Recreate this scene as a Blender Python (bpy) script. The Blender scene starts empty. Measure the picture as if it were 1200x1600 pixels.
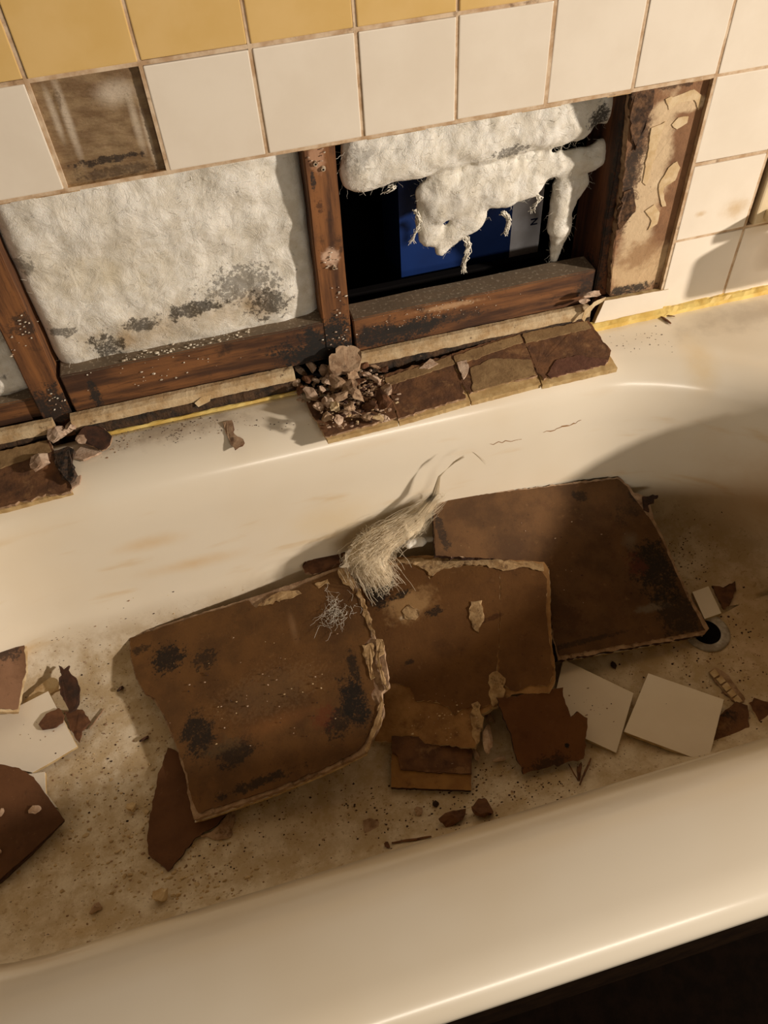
import bpy, bmesh, math, random
from mathutils import Vector, Matrix, noise
from mathutils.bvhtree import BVHTree
random.seed(7)
S = bpy.context.scene
COL = S.collection

# ------------------------------------------------------------------ camera
OZ = 0.849                      # height of the yellow / white tile line
CR = Matrix(((0.9633080635449045, -0.26322486504363707, -0.05244277959902905),
             (-0.23353438597725215, -0.7257205231582544, -0.6471409528307118),
             (0.13228478852665218, 0.6356432904445487, -0.7605644890702825)))
CC = Vector((0.13572659815795995, -0.8723696293574489, 0.28841577176559213 + OZ))
F = 1225.0
cam = bpy.data.cameras.new('camera')
cam.sensor_fit = 'HORIZONTAL'; cam.sensor_width = 36.0; cam.lens = 36.0 * F / 1200.0
cam.clip_start = 0.01
co = bpy.data.objects.new('camera', cam); COL.objects.link(co)
M = Matrix((CR[0], -CR[1], -CR[2])).transposed().to_4x4(); M.translation = CC
co.matrix_world = M
S.camera = co

# ------------------------------------------------------------------ world, lamps, exposure
w = bpy.data.worlds.new('world'); S.world = w; w.use_nodes = True
w.node_tree.nodes['Background'].inputs[0].default_value = (1.0, 0.70, 0.42, 1)
w.node_tree.nodes['Background'].inputs[1].default_value = 0.065
S.view_settings.view_transform = 'Standard'; S.view_settings.look = 'None'
S.view_settings.exposure = -0.14; S.view_settings.gamma = 1.0; S.view_settings.use_curve_mapping = False

def lamp(name, loc, target, size, watts, col):
    l = bpy.data.lights.new(name, 'AREA'); l.shape = 'DISK'; l.size = size; l.energy = watts; l.color = col
    o = bpy.data.objects.new(name, l); COL.objects.link(o); o.location = loc
    o.rotation_euler = (Vector(target) - Vector(loc)).to_track_quat('-Z', 'Y').to_euler()
    return o
lamp('vanity_lamp', (2.78, -1.66, 1.35), (0.35, -0.2, 0.4), 0.15, 110, (1.0, 0.87, 0.75))
bar = lamp('bar_lamp', (0.55, -2.35, 1.16), (0.45, 0.0, 0.5), 0.9, 12, (1.0, 0.88, 0.74))
bar.data.shape = 'RECTANGLE'; bar.data.size = 1.1; bar.data.size_y = 0.14

# ------------------------------------------------------------------ helpers
def ray(u, v): return (CR.transposed() @ Vector(((u - 600) / F, (v - 800) / F, 1.0))).normalized()
def onz(u, v, z):
    d = ray(u, v); return CC + d * ((z - CC.z) / d.z)
def ony(u, v, y):
    d = ray(u, v); return CC + d * ((y - CC.y) / d.y)
def onx(u, v, x):
    d = ray(u, v); return CC + d * ((x - CC.x) / d.x)
class Plane:
    def __init__(s, p, n):
        s.p = Vector(p); s.n = Vector(n).normalized()
    def at(s, u, v):
        d = ray(u, v); return CC + d * ((s.p - CC).dot(s.n) / d.dot(s.n))
    def up(s, h): return Plane(s.p + s.n * h, s.n)
def plane3(a, b, c):
    a, b, c = onz(*a), onz(*b), onz(*c)
    n = (b - a).cross(c - a)
    if n.z < 0: n = -n
    return Plane(a, n)
def flat(z): return Plane((0, 0, z), (0, 0, 1))

def wloc(o):
    p = Vector((0, 0, 0))
    while o: p = p + o.location; o = o.parent
    return p
def link(name, me, mat=None, parent=None):
    o = bpy.data.objects.new(name, me); COL.objects.link(o)
    if mat:
        for m in (mat if isinstance(mat, (list, tuple)) else [mat]): me.materials.append(m)
    if parent: o.parent = parent
    return o
def obj(name, bm, mat, parent=None, smooth=False, origin=None):
    """bm in world coordinates -> object whose origin is sensible"""
    off = wloc(parent) if parent else Vector((0, 0, 0))
    loc = Vector((0, 0, 0))
    if not parent:
        vs = [v.co for v in bm.verts]
        lo = Vector([min(v[i] for v in vs) for i in range(3)]); hi = Vector([max(v[i] for v in vs) for i in range(3)])
        loc = Vector(((lo.x + hi.x) / 2, (lo.y + hi.y) / 2, lo.z)) if origin is None else Vector(origin)
    for v in bm.verts: v.co -= off + loc
    me = bpy.data.meshes.new(name); bm.to_mesh(me); bm.free()
    if smooth:
        for p in me.polygons: p.use_smooth = True
    o = link(name, me, mat, parent); o.location = loc
    return o
def tag(o, label=None, cat=None, group=None, kind=None):
    if label: o['label'] = label
    if cat: o['category'] = cat
    if group: o['group'] = group
    if kind: o['kind'] = kind
    return o
def empty(name, loc, label, cat, group=None):
    o = bpy.data.objects.new(name, None); COL.objects.link(o); o.location = loc; o.empty_display_size = .02
    return tag(o, label, cat, group)
def addbox(bm, lo, hi, bev=0):
    r = bmesh.ops.create_cube(bm, size=1)
    vs = r['verts']
    for v in vs:
        v.co = Vector([lo[i] + (v.co[i] + .5) * (hi[i] - lo[i]) for i in range(3)])
    if bev:
        es = list({e for v in vs for e in v.link_edges})
        bmesh.ops.bevel(bm, geom=es, offset=bev, segments=2, affect='EDGES', profile=.6)
def box(name, lo, hi, mat, parent=None, bev=0):
    bm = bmesh.new(); addbox(bm, lo, hi, bev); return obj(name, bm, mat, parent)
def jagged(pts, amp, seg, rnd):
    out = []
    n = len(pts)
    for i in range(n):
        a, b = pts[i], pts[(i + 1) % n]
        d = b - a; L = d.length
        k = max(1, int(L / seg)); t = d.normalized()
        for j in range(k):
            p = a + d * (j / k)
            if j: p = p + Vector((-t.y, t.x)) * rnd.gauss(0, amp) + t * rnd.uniform(-.25, .25) * seg
            out.append(p)
    return out
def slab(name, px, pl, th, mats, parent=None, jag=0, seg=.005, seed=1, rough=0):
    rnd = random.Random(seed)
    P = [pl.at(*q) for q in px]
    o = P[0]; X = (P[1] - P[0]).normalized(); Y = pl.n.cross(X)
    q = [Vector(((p - o).dot(X), (p - o).dot(Y))) for p in P]
    if jag: q = jagged(q, jag, seg, rnd)
    bm = bmesh.new()
    top = [bm.verts.new(o + X * p.x + Y * p.y) for p in q]
    f = bm.faces.new(top); f.normal_update()
    if f.normal.dot(pl.n) < 0: f.normal_flip()
    r = bmesh.ops.extrude_face_region(bm, geom=[f])
    ev = [g for g in r['geom'] if isinstance(g, bmesh.types.BMVert)]
    for v in ev:
        v.co += pl.n * 0
    for v in top:                      # original face stays: push it down = underside
        v.co -= pl.n * th
        if jag: v.co += (X * rnd.gauss(0, jag * .5) + Y * rnd.gauss(0, jag * .5))
    bm.normal_update()
    for ff in bm.faces:
        if ff.normal.dot(pl.n) < .7 : ff.material_index = 1
    if rough:
        for v in ev: v.co += pl.n * rnd.gauss(0, rough)
    bmesh.ops.triangulate(bm, faces=bm.faces[:], ngon_method='EAR_CLIP')
    bmesh.ops.recalc_face_normals(bm, faces=bm.faces[:])
    mm = list(mats) if isinstance(mats, (list, tuple)) else [mats]
    if len(mm) == 1: mm = mm * 2
    return obj(name, bm, mm, parent)

# ------------------------------------------------------------------ materials
def new_mat(name):
    m = bpy.data.materials.new(name); m.use_nodes = True
    return m, m.node_tree, m.node_tree.nodes['Principled BSDF']
def nd(t, kind, **kw):
    n = t.nodes.new(kind)
    for k, v in kw.items(): setattr(n, k, v)
    return n
def c4(c): return (c[0], c[1], c[2], 1)
def srgb(r, g, b):
    f = lambda x: (x / 255 / 12.92) if x / 255 <= .04045 else ((x / 255 + .055) / 1.055) ** 2.4
    return (f(r), f(g), f(b))
def noise_n(t, scale, detail=4, rough=.55, stretch=None, off=0, dist=0):
    g = nd(t, 'ShaderNodeNewGeometry')
    mp = nd(t, 'ShaderNodeMapping')
    mp.inputs['Scale'].default_value = stretch or (1, 1, 1)
    mp.inputs['Location'].default_value = (off, off * .7, off * .3)
    t.links.new(g.outputs['Position'], mp.inputs['Vector'])
    n = nd(t, 'ShaderNodeTexNoise'); n.inputs['Scale'].default_value = scale
    n.inputs['Distortion'].default_value = dist; n.inputs['Detail'].default_value = detail; n.inputs['Roughness'].default_value = rough
    t.links.new(mp.outputs[0], n.inputs['Vector'])
    return n.outputs['Fac']
def ramp(t, x, lo, hi, a=0.0, b=1.0):
    m = nd(t, 'ShaderNodeMapRange'); m.interpolation_type = 'SMOOTHSTEP'
    m.inputs[1].default_value = lo; m.inputs[2].default_value = hi
    m.inputs[3].default_value = a; m.inputs[4].default_value = b
    t.links.new(x, m.inputs[0]); return m.outputs[0]
def mth(t, op, a, b=None):
    m = nd(t, 'ShaderNodeMath'); m.operation = op
    for i, x in enumerate((a, b)):
        if x is None: continue
        if isinstance(x, (int, float)): m.inputs[i].default_value = x
        else: t.links.new(x, m.inputs[i])
    return m.outputs[0]
def mix(t, fac, a, b):
    m = nd(t, 'ShaderNodeMix'); m.data_type = 'RGBA'
    if isinstance(fac, (int, float)): m.inputs[0].default_value = fac
    else: t.links.new(fac, m.inputs[0])
    for i, x in ((6, a), (7, b)):
        if isinstance(x, tuple): m.inputs[i].default_value = c4(x)
        else: t.links.new(x, m.inputs[i])
    return m.outputs[2]
def blob_mask(t, c, r, nscale=60, namp=.8, soft=.25, rot=0, detail=8, speck=False):
    g = nd(t, 'ShaderNodeNewGeometry')
    s = nd(t, 'ShaderNodeVectorMath', operation='SUBTRACT'); t.links.new(g.outputs['Position'], s.inputs[0]); s.inputs[1].default_value = c
    src = s.outputs[0]
    if rot:
        vr = nd(t, 'ShaderNodeVectorRotate'); vr.rotation_type = 'Z_AXIS'; vr.inputs['Angle'].default_value = rot
        t.links.new(src, vr.inputs['Vector']); src = vr.outputs[0]
    d = nd(t, 'ShaderNodeVectorMath', operation='DIVIDE'); t.links.new(src, d.inputs[0]); d.inputs[1].default_value = r
    l = nd(t, 'ShaderNodeVectorMath', operation='LENGTH'); t.links.new(d.outputs[0], l.inputs[0])
    n = noise_n(t, nscale, detail, .65, off=c[0] * 7 + r[0] * 13)
    k = mth(t, 'MULTIPLY', mth(t, 'SUBTRACT', n, .5), namp * 2)
    v = mth(t, 'ADD', mth(t, 'SUBTRACT', 1.0, l.outputs['Value']), k)
    v = ramp(t, v, -.05, soft + .35)
    if not speck: return v
    n2 = mth(t, 'ADD', mth(t, 'MULTIPLY', noise_n(t, 300, 4, .7, off=c[0] * 3), .6), mth(t, 'MULTIPLY', noise_n(t, 75, 5, .7, off=c[1] * 3), .4))
    return ramp(t, mth(t, 'ADD', mth(t, 'MULTIPLY', v, .95), mth(t, 'MULTIPLY', mth(t, 'SUBTRACT', n2, .5), 3.6)), .32, .95)
def bump(t, bsdf, h, strength, dist):
    b = nd(t, 'ShaderNodeBump'); b.inputs['Strength'].default_value = strength; b.inputs['Distance'].default_value = dist
    t.links.new(h, b.inputs['Height'])
    t.links.new(b.outputs[0], bsdf.inputs['Normal'])
def mat(name, base, var=None, scale=30, rough=.8, blobs=(), bmp=(60, .5, .001), stretch=None, coat=0, spec=.5, layers=()):
    """base/var colours mixed by noise; layers = (colour, scale, lo, hi, strength[, stretch]); blobs = (colour, centre, radii, noise scale, amp, soft, strength)"""
    m, t, b = new_mat(name)
    col = base
    if var: col = mix(t, ramp(t, noise_n(t, scale, 5, .6, stretch), .35, .65), base, var)
    for L in layers:
        k = ramp(t, noise_n(t, L[1], 7, .68, L[5] if len(L) > 5 else None, off=L[2] * 9), L[2], L[3], 0, L[4])
        col = mix(t, k, col, L[0])
    for B in blobs:
        k = blob_mask(t, B[1], B[2], B[3], B[4], B[5], speck=sum(B[0]) < .35)
        k = mth(t, 'MULTIPLY', k, B[6])
        col = mix(t, k, col, B[0])
    if isinstance(col, tuple): b.inputs['Base Color'].default_value = c4(col)
    else: t.links.new(col, b.inputs['Base Color'])
    b.inputs['Roughness'].default_value = rough
    b.inputs['Specular IOR Level'].default_value = spec
    b.inputs['Coat Weight'].default_value = coat
    b.inputs['Coat Roughness'].default_value = .12
    if bmp: bump(t, b, noise_n(t, bmp[0], 6, .6, stretch), bmp[1], bmp[2])
    return m
BLACK = (.012, .010, .008)
CREAM = srgb(205, 180, 140)
ZR = 0.40; ZF = 0.088           # tub rim and tub floor
P = .1095
ROW = [OZ - P * i for i in range(5)]

M_white = mat('white_glazed_tile', srgb(236, 226, 208), srgb(230, 219, 200), 9, .22, bmp=(14, .25, .0006), spec=.5,
   blobs=[(srgb(190, 150, 80), tuple(ony(1150, 325, 0)), (.03, .01, .02), 60, .6, .8, .55),
          (srgb(190, 150, 80), tuple(ony(1095, 335, 0)), (.012, .01, .006), 60, .6, .5, .5)])
M_yellow = mat('yellow_glazed_tile', srgb(224, 190, 126), srgb(217, 181, 112), 9, .25, bmp=(14, .25, .0006))
M_tile_side = mat('tile_bisque', srgb(205, 182, 135), srgb(170, 140, 90), 40, .9)
M_grout = mat('aged_grout', srgb(214, 192, 162), srgb(180, 148, 112), 50, .9, bmp=(250, .6, .0006),
   layers=[(srgb(95, 66, 35), 35, .58, .72, .8)])
M_caulk = mat('yellowed_caulk', srgb(226, 200, 120), srgb(205, 170, 85), 30, .5, layers=[(srgb(120, 80, 40), 60, .62, .75, .8)])
M_dark = mat('painted_dark_void', (.006, .005, .005), rough=1, bmp=None, spec=.1)  # near-black colour stands in for unlit depth behind the wall and in holes
M_floor = mat('dark_floor_mat', (.0035, .002, .001), (.006, .003, .0015), 40, .9, spec=.03)

# enamel of the tub with stains and the dust that settled on its floor
def tub_material():
    m, t, b = new_mat('cream_enamel')
    col = mix(t, ramp(t, noise_n(t, 4, 3), .35, .65), srgb(233, 223, 202), srgb(228, 215, 190))
    g = nd(t, 'ShaderNodeNewGeometry'); sp = nd(t, 'ShaderNodeSeparateXYZ'); t.links.new(g.outputs['Position'], sp.inputs[0])
    # yellow mineral streaks
    st = mth(t, 'MULTIPLY', ramp(t, noise_n(t, 9, 4, .5, (.6, 1, 3.0)), .56, .74), .55)
    inside = ramp(t, sp.outputs['Z'], ZR - .02, ZR - .08)
    col = mix(t, mth(t, 'MULTIPLY', st, inside), col, srgb(205, 165, 90))
    for c, r, cc, s in (((.78, -.10, .37), (.035, .07, .05), srgb(220, 180, 90), .6),
                        ((.86, -.30, .20), (.16, .22, .16), srgb(190, 138, 60), .55),
                        ((.80, -.40, .09), (.16, .2, .05), srgb(190, 130, 60), .5),
                        ((-.05, -.12, .28), (.08, .05, .02), srgb(215, 170, 90), .5),
                        ((.0, -.12, .22), (.10, .05, .02), srgb(215, 170, 90), .55),
                        ((.22, -.13, .24), (.10, .05, .05), srgb(225, 190, 110), .35)):
        col = mix(t, mth(t, 'MULTIPLY', blob_mask(t, c, r, 14, .5, .9), s), col, cc)
    # grime smudges on the far ledge
    col = mix(t, mth(t, 'MULTIPLY', blob_mask(t, (.90, -.05, .40), (.16, .04, .03), 30, .8, .7), .35), col, srgb(120, 95, 70))
    col = mix(t, mth(t, 'MULTIPLY', blob_mask(t, (.02, -.02, .40), (.14, .03, .03), 60, .9, .6), .5), col, srgb(110, 82, 50))
    # dust on the basin floor: a film, then specks
    low = ramp(t, sp.outputs['Z'], .165, .10)
    film = mth(t, 'MULTIPLY', low, ramp(t, noise_n(t, 22, 6, .7), .34, .60, .25, .8))
    col = mix(t, film, col, srgb(176, 150, 106))
    k1 = mth(t, 'MULTIPLY', ramp(t, noise_n(t, 130, 5, .7), .58, .66), low)
    col = mix(t, mth(t, 'MULTIPLY', k1, .5), col, srgb(140, 108, 66))
    k2 = mth(t, 'MULTIPLY', ramp(t, noise_n(t, 300, 2, .5, off=3), .68, .72), ramp(t, noise_n(t, 12, 3, off=5), .42, .58))
    col = mix(t, mth(t, 'MULTIPLY', mth(t, 'MULTIPLY', k2, low), .85), col, srgb(70, 45, 22))
    t.links.new(col, b.inputs['Base Color'])
    b.inputs['Coat Roughness'].default_value = .16
    t.links.new(mth(t, 'ADD', mth(t, 'MULTIPLY', low, .45), .30), b.inputs['Roughness'])
    t.links.new(mth(t, 'SUBTRACT', .6, mth(t, 'MULTIPLY', low, .58)), b.inputs['Coat Weight'])
    bump(t, b, mth(t, 'ADD', mth(t, 'MULTIPLY', noise_n(t, 160, 5, .7), low), mth(t, 'MULTIPLY', noise_n(t, 5, 2), .8)), .35, .0014)
    return m
M_tub = tub_material()

def wood(name, a, b_, stretch, blobs=(), layers=()):
    return mat(name, a, b_, 55, .75, blobs=blobs, bmp=(70, .5, .0012), stretch=stretch,
               layers=[(srgb(52, 28, 12), 90, .50, .68, .75, stretch), (srgb(30, 18, 10), 26, .56, .70, .7)] + list(layers))
def kraft(name, base=srgb(124, 90, 56), var=srgb(100, 70, 42), blobs=(), extra=()):
    return mat(name, base, var, 16, .8, blobs=blobs, bmp=(260, .5, .0007), spec=.3,
               layers=[(srgb(84, 54, 30), 28, .54, .76, .6), (srgb(74, 46, 26), 9, .52, .66, .45), (srgb(58, 38, 22), 120, .60, .72, .55),
                       (srgb(160, 120, 78), 55, .60, .74, .35), (srgb(196, 168, 128), 260, .69, .72, .6)] + list(extra))
M_gyps = mat('gypsum', srgb(214, 192, 152), srgb(190, 160, 115), 60, .95, bmp=(200, .8, .0012), layers=[(srgb(110, 80, 50), 60, .58, .72, .7)])
M_gyps_dirty = mat('dirty_gypsum', srgb(178, 150, 120), srgb(142, 112, 84), 70, .95, bmp=(220, .8, .0012), layers=[(srgb(70, 45, 28), 60, .52, .7, .85)])
M_pink = mat('pinkish_plaster', srgb(206, 182, 158), srgb(172, 142, 116), 60, .95, bmp=(260, .8, .0012), layers=[(srgb(90, 62, 42), 90, .56, .7, .8)])
M_brown = mat('brown_paper', srgb(110, 72, 44), srgb(78, 48, 28), 60, .9, bmp=(160, .6, .001))
M_darkbrown = mat('rotten_paper', srgb(74, 44, 26), srgb(44, 26, 15), 70, .9, bmp=(160, .6, .001))
M_kraft = kraft('kraft_paper')

# ------------------------------------------------------------------ setting: floor, tiled wall
box('floor', (-2.2, -3.0, -.02), (3.2, .02, 0), M_floor).update_tag()
tag(bpy.data.objects['floor'], kind='structure')
XL, XR, ZT = -.85, 1.60, 1.45
M_dry = mat('backing_board', srgb(150, 118, 84), srgb(120, 88, 58), 40, .95, bmp=(120, .6, .001))
bm = bmesh.new()
HXL, HXR = -.60, .662                       # hole in the backing board
addbox(bm, (XL, .008, ROW[1] - .001), (XR, .020, ZT))
addbox(bm, (HXR + .108, .008, 0.0), (XR, .020, ROW[1] - .001))
addbox(bm, (XL, .008, 0.0), (HXL, .020, ROW[1] - .001))
wall = tag(obj('wall_back', bm, M_dry, origin=(0, 0, 0)), kind='structure')
# tile grid
def tile_mesh(name, m_face):
    bm = bmesh.new(); h = (P - .0042) / 2
    addbox(bm, (-h, -.004, -h), (h, .004, h), .0012)
    for f in bm.faces: f.material_index = 0 if f.calc_center_median().y < .0015 else 1
    me = bpy.data.meshes.new(name); bm.to_mesh(me); bm.free()
    me.materials.append(m_face); me.materials.append(M_tile_side)
    for p in me.polygons: p.use_smooth = False
    return me
MT_w, MT_y = tile_mesh('white_tile', M_white), tile_mesh('yellow_tile', M_yellow)
rt = random.Random(3)
cells = []
for k in range(-5, 11):
    for r in range(-3, 3):
        # r = row whose top is ROW z OZ - r*P
        if r == 0 and k == 0: continue
        if r > 0 and k < 7: continue
        if k == 8 and r == 2: continue        # the soap dish sits here
        if r < -2 : continue
        cells.append((k, r))
for k, r in cells:
    o = bpy.data.objects.new('tile', MT_y if r < 0 else MT_w); COL.objects.link(o); o.parent = wall
    o.location = ((k + .5) * P + rt.uniform(-.0006, .0006), .004 + rt.uniform(-.0007, .0007), OZ - (r + .5) * P + rt.uniform(-.0006, .0006))
    o.rotation_euler = (rt.uniform(-.006, .006), rt.uniform(-.004, .004), rt.uniform(-.006, .006))
# bottom row: tiles cut to the rim
for k in range(7, 11):
    bm = bmesh.new(); addbox(bm, (k * P + .002, 0, ZR + .007), ((k + 1) * P - .002, .008, ROW[3] - .002), .0012)
    for f in bm.faces: f.material_index = 0 if f.calc_center_median().y < .0055 else 1
    obj('tile', bm, [M_white, M_tile_side], wall)
# grout bars between the tiles
bm = bmesh.new(); g = .0021
for k in range(-5, 12):
    x = k * P
    z0 = ZR if k >= 7 else (ROW[1])
    addbox(bm, (x - g, .0010, z0), (x + g, .008, OZ + 2 * P))
for r in range(-2, 4):
    z = OZ - r * P
    addbox(bm, ((-5 if r < 2 else 7) * P, .0011, z - g), (11 * P, .008, z + g))
obj('grout', bm, M_grout, wall)
# ragged adhesive lip left along the underside of the white row
rr = random.Random(5); bm = bmesh.new()
x = -.5
while x < .765:
    L = rr.uniform(.01, .04); h = rr.uniform(.0008, .0032)
    addbox(bm, (x, .0012, ROW[1] - h), (min(x + L, .766), .010, ROW[1] + .0025)); x += L
obj('adhesive_lip', bm, mat('adhesive', srgb(196, 165, 120), srgb(140, 105, 65), 60, .95, bmp=(200, .8, .001)), wall)

# bare square where one white tile has come off
zc = ROW[0]; za = ROW[1]
def px(u, v, y=.007): return tuple(ony(u, v, y))
M_bare = mat('bare_adhesive', srgb(146, 122, 88), srgb(118, 92, 62), 30, .7, stretch=(1, 1, 3), bmp=(120, .9, .0015),
   blobs=[(srgb(205, 190, 168), px(180, 145), (.030, .02, .018), 40, .35, .5, .8),
          (srgb(200, 184, 160), px(212, 190), (.006, .02, .045), 40, .25, .5, .7),
          (srgb(200, 184, 160), px(232, 215), (.004, .02, .05), 40, .25, .5, .6),
          (srgb(205, 190, 168), px(107, 190), (.006, .02, .055), 40, .3, .5, .8),
          (srgb(205, 190, 168), px(85, 180), (.005, .02, .035), 40, .3, .5, .7),
          (srgb(96, 74, 46), px(90, 155), (.007, .02, .014), 40, .3, .3, .6),
          (srgb(40, 28, 18), px(165, 250), (.05, .02, .006), 110, .9, .25, .9),
          (srgb(70, 52, 34), px(185, 266), (.06, .02, .010), 90, .9, .4, .7)])
bm = bmesh.new()
nx, nz = 60, 60
vs = {}
for i in range(nx + 1):
    for j in range(nz + 1):
        X = .0022 + (P - .0044) * i / nx; Z = za + (P) * j / nz
        ridge = .0005 * math.sin(Z * 1500 + 3 * noise.noise(Vector((X * 20, 0, Z * 30)))) * (1 - j / nz)
        vs[i, j] = bm.verts.new((X, .0068 + ridge + .0009 * noise.noise(Vector((X * 60, 1, Z * 120))), Z))
for i in range(nx):
    for j in range(nz): bm.faces.new((vs[i, j], vs[i + 1, j], vs[i + 1, j + 1], vs[i, j + 1]))
obj('bare_backing', bm, M_bare, wall, smooth=True)

# black panels added around the space behind the wall to shut out ambient light
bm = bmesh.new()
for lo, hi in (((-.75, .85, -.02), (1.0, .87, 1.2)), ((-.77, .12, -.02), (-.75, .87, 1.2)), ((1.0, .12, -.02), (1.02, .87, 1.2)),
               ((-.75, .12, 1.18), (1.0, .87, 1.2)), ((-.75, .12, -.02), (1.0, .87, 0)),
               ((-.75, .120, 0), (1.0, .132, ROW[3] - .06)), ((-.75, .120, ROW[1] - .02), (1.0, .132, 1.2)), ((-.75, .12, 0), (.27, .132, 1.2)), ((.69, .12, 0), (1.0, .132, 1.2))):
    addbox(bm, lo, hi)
tag(obj('wall_cavity_blackout', bm, M_dark, origin=(0, .1, 0)), kind='structure')

# ------------------------------------------------------------------ bathtub
def rrect(x0, x1, y0, y1, r, z, n=14, ns=26):
    pts = []
    cs = [((x1 - r, y0 + r), -90), ((x1 - r, y1 - r), 0), ((x0 + r, y1 - r), 90), ((x0 + r, y0 + r), 180)]
    ring = []
    for (cx, cy), a0 in cs:
        arc = [(cx + r * math.cos(math.radians(a0 + 90 * i / n)), cy + r * math.sin(math.radians(a0 + 90 * i / n))) for i in range(n + 1)]
        ring.append(arc)
    for i in range(4):
        arc = ring[i]; nxt = ring[(i + 1) % 4][0]
        pts += arc
        a = arc[-1]
        for j in range(1, ns):
            pts.append((a[0] + (nxt[0] - a[0]) * j / ns, a[1] + (nxt[1] - a[1]) * j / ns))
    return [(x, y, z) for x, y in pts]
TX0, TX1 = -.62, 1.14
rings = []
def R(x0, x1, y0, y1, r, z): rings.append(rrect(x0, x1, y0, y1, r, z))
YB = -.0015
R(TX0 + .05, TX1 - .05, -.745, YB, .01, ZR - .10)
R(TX0, TX1, -.750, YB, .01, ZR - .036)
R(TX0, TX1, -.776, YB, .012, ZR - .037)
for a in range(0, 91, 10):
    rad = math.radians(a)
    R(TX0, TX1, -.781 + .040 * (1 - math.cos(rad)), YB, .014, ZR - .030 + .030 * math.sin(rad))
R(TX0 + .02, TX1 - .03, -.728, -.012, .02, ZR + .0003)
R(-.54, 1.00, -.716, -.038, .29, ZR)
R(-.525, .975, -.690, -.055, .31, ZR - .002)
R(-.505, .96, -.670, -.070, .33, ZR - .007)
R(-.495, .948, -.653, -.084, .33, ZR - .016)
R(-.487, .940, -.641, -.094, .33, ZR - .028)
R(-.482, .934, -.632, -.101, .33, ZR - .045)
R(-.476, .925, -.622, -.106, .33, ZR - .09)
R(-.46, .910, -.606, -.116, .30, ZR - .19)
R(-.445, .895, -.592, -.124, .24, ZR - .25)
R(-.42, .880, -.568, -.136, .22, ZR - .283)
R(-.375, .850, -.535, -.160, .19, ZR - .303)
R(-.33, .81, -.495, -.20, .15, ZR - .310)
R(-.25, .74, -.44, -.26, .08, ZR - .312)
bm = bmesh.new()
rv = [[bm.verts.new(p) for p in r] for r in rings]
n = len(rv[0])
for a, b in zip(rv, rv[1:]):
    for i in range(n): bm.faces.new((a[i], a[(i + 1) % n], b[(i + 1) % n], b[i]))
bm.faces.new(rv[-1])
bmesh.ops.recalc_face_normals(bm, faces=bm.faces[:])
tub_bvh = BVHTree.FromBMesh(bm)
tub = tag(obj('bathtub', bm, M_tub, smooth=True, origin=(.26, -.39, 0)),
          'cream enamelled bathtub with stains, full of torn out wall board', 'bathtub')
def hit(u, v, dz=0):
    d = ray(u, v); r = tub_bvh.ray_cast(CC, d)
    if r[0] is None: return onz(u, v, ZR)
    return r[0] + Vector((0, 0, dz))
def tubz(x, y):
    r = tub_bvh.ray_cast(Vector((x, y, 1.0)), Vector((0, 0, -1)))
    return (r[0].z, r[1]) if r[0] else (ZR, Vector((0, 0, 1)))
box('apron_panel', (TX0 + .06, -.752, .002), (TX1 - .06, -.740, ZR - .04), mat('dark_apron', (.008, .004, .002), (.014, .007, .003), 20, .9, spec=.03), tub)
# drain
dc = Vector((.722, -.377, ZF + .0005))
bm = bmesh.new(); seg = 40
prof = [(.034, 0), (.0345, .0016), (.031, .0024), (.023, .0014), (.0205, -.0003)]
rr_ = [[bm.verts.new((dc.x + r * math.cos(2 * math.pi * i / seg), dc.y + r * math.sin(2 * math.pi * i / seg), dc.z + h)) for i in range(seg)] for r, h in prof]
for a, b in zip(rr_, rr_[1:]):
    for i in range(seg): bm.faces.new((a[i], a[(i + 1) % seg], b[(i + 1) % seg], b[i]))
drain = obj('drain_flange', bm, mat('dull_metal', srgb(200, 194, 184), srgb(150, 140, 126), 60, .5), tub, smooth=True)
bm = bmesh.new(); bmesh.ops.create_circle(bm, cap_ends=True, segments=32, radius=.021)
for v in bm.verts: v.co += dc + Vector((0, 0, .0004))
obj('drain_shade_disc', bm, M_dark, tub)  # flat black disc painted for the shaded opening; no hole is cut

# cream tiling flange of the tub, dirty, broken at the studs
M_flange = mat('dirty_cream_flange', srgb(206, 184, 146), srgb(176, 146, 104), 40, .8, bmp=(120, .8, .0016),
   layers=[(srgb(70, 44, 24), 80, .60, .72, .9), (srgb(150, 84, 34), 50, .6, .75, .5)])
def strip(name, x0, x1, y0, y1, z0, z1, m, parent, amp=.0012, step=.006, seed=1):
    bm = bmesh.new(); rnd = random.Random(seed); k = max(2, int((x1 - x0) / step)); prev = None
    for i in range(k + 1):
        X = x0 + (x1 - x0) * i / k
        ph = [0]
        def j():
            ph[0] += 7.3
            return amp * 2.2 * noise.noise(Vector((X * 60, seed * 3.1, ph[0]))) + amp * .8 * noise.noise(Vector((X * 260, seed, ph[0])))
        q = [bm.verts.new((X, y0 + j(), z0)), bm.verts.new((X, y0 + j(), z1 - .003 + j())), bm.verts.new((X, (y0 + y1) / 2, z1 + j())), bm.verts.new((X, y1, z1 + j())), bm.verts.new((X, y1, z0))]
        if prev:
            for s in range(5): bm.faces.new((prev[s], prev[(s + 1) % 5], q[(s + 1) % 5], q[s]))
        else: bm.faces.new(q[::-1])
        prev = q
    bm.faces.new(prev)
    bmesh.ops.recalc_face_normals(bm, faces=bm.faces[:])
    return obj(name, bm, m, parent)
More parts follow.
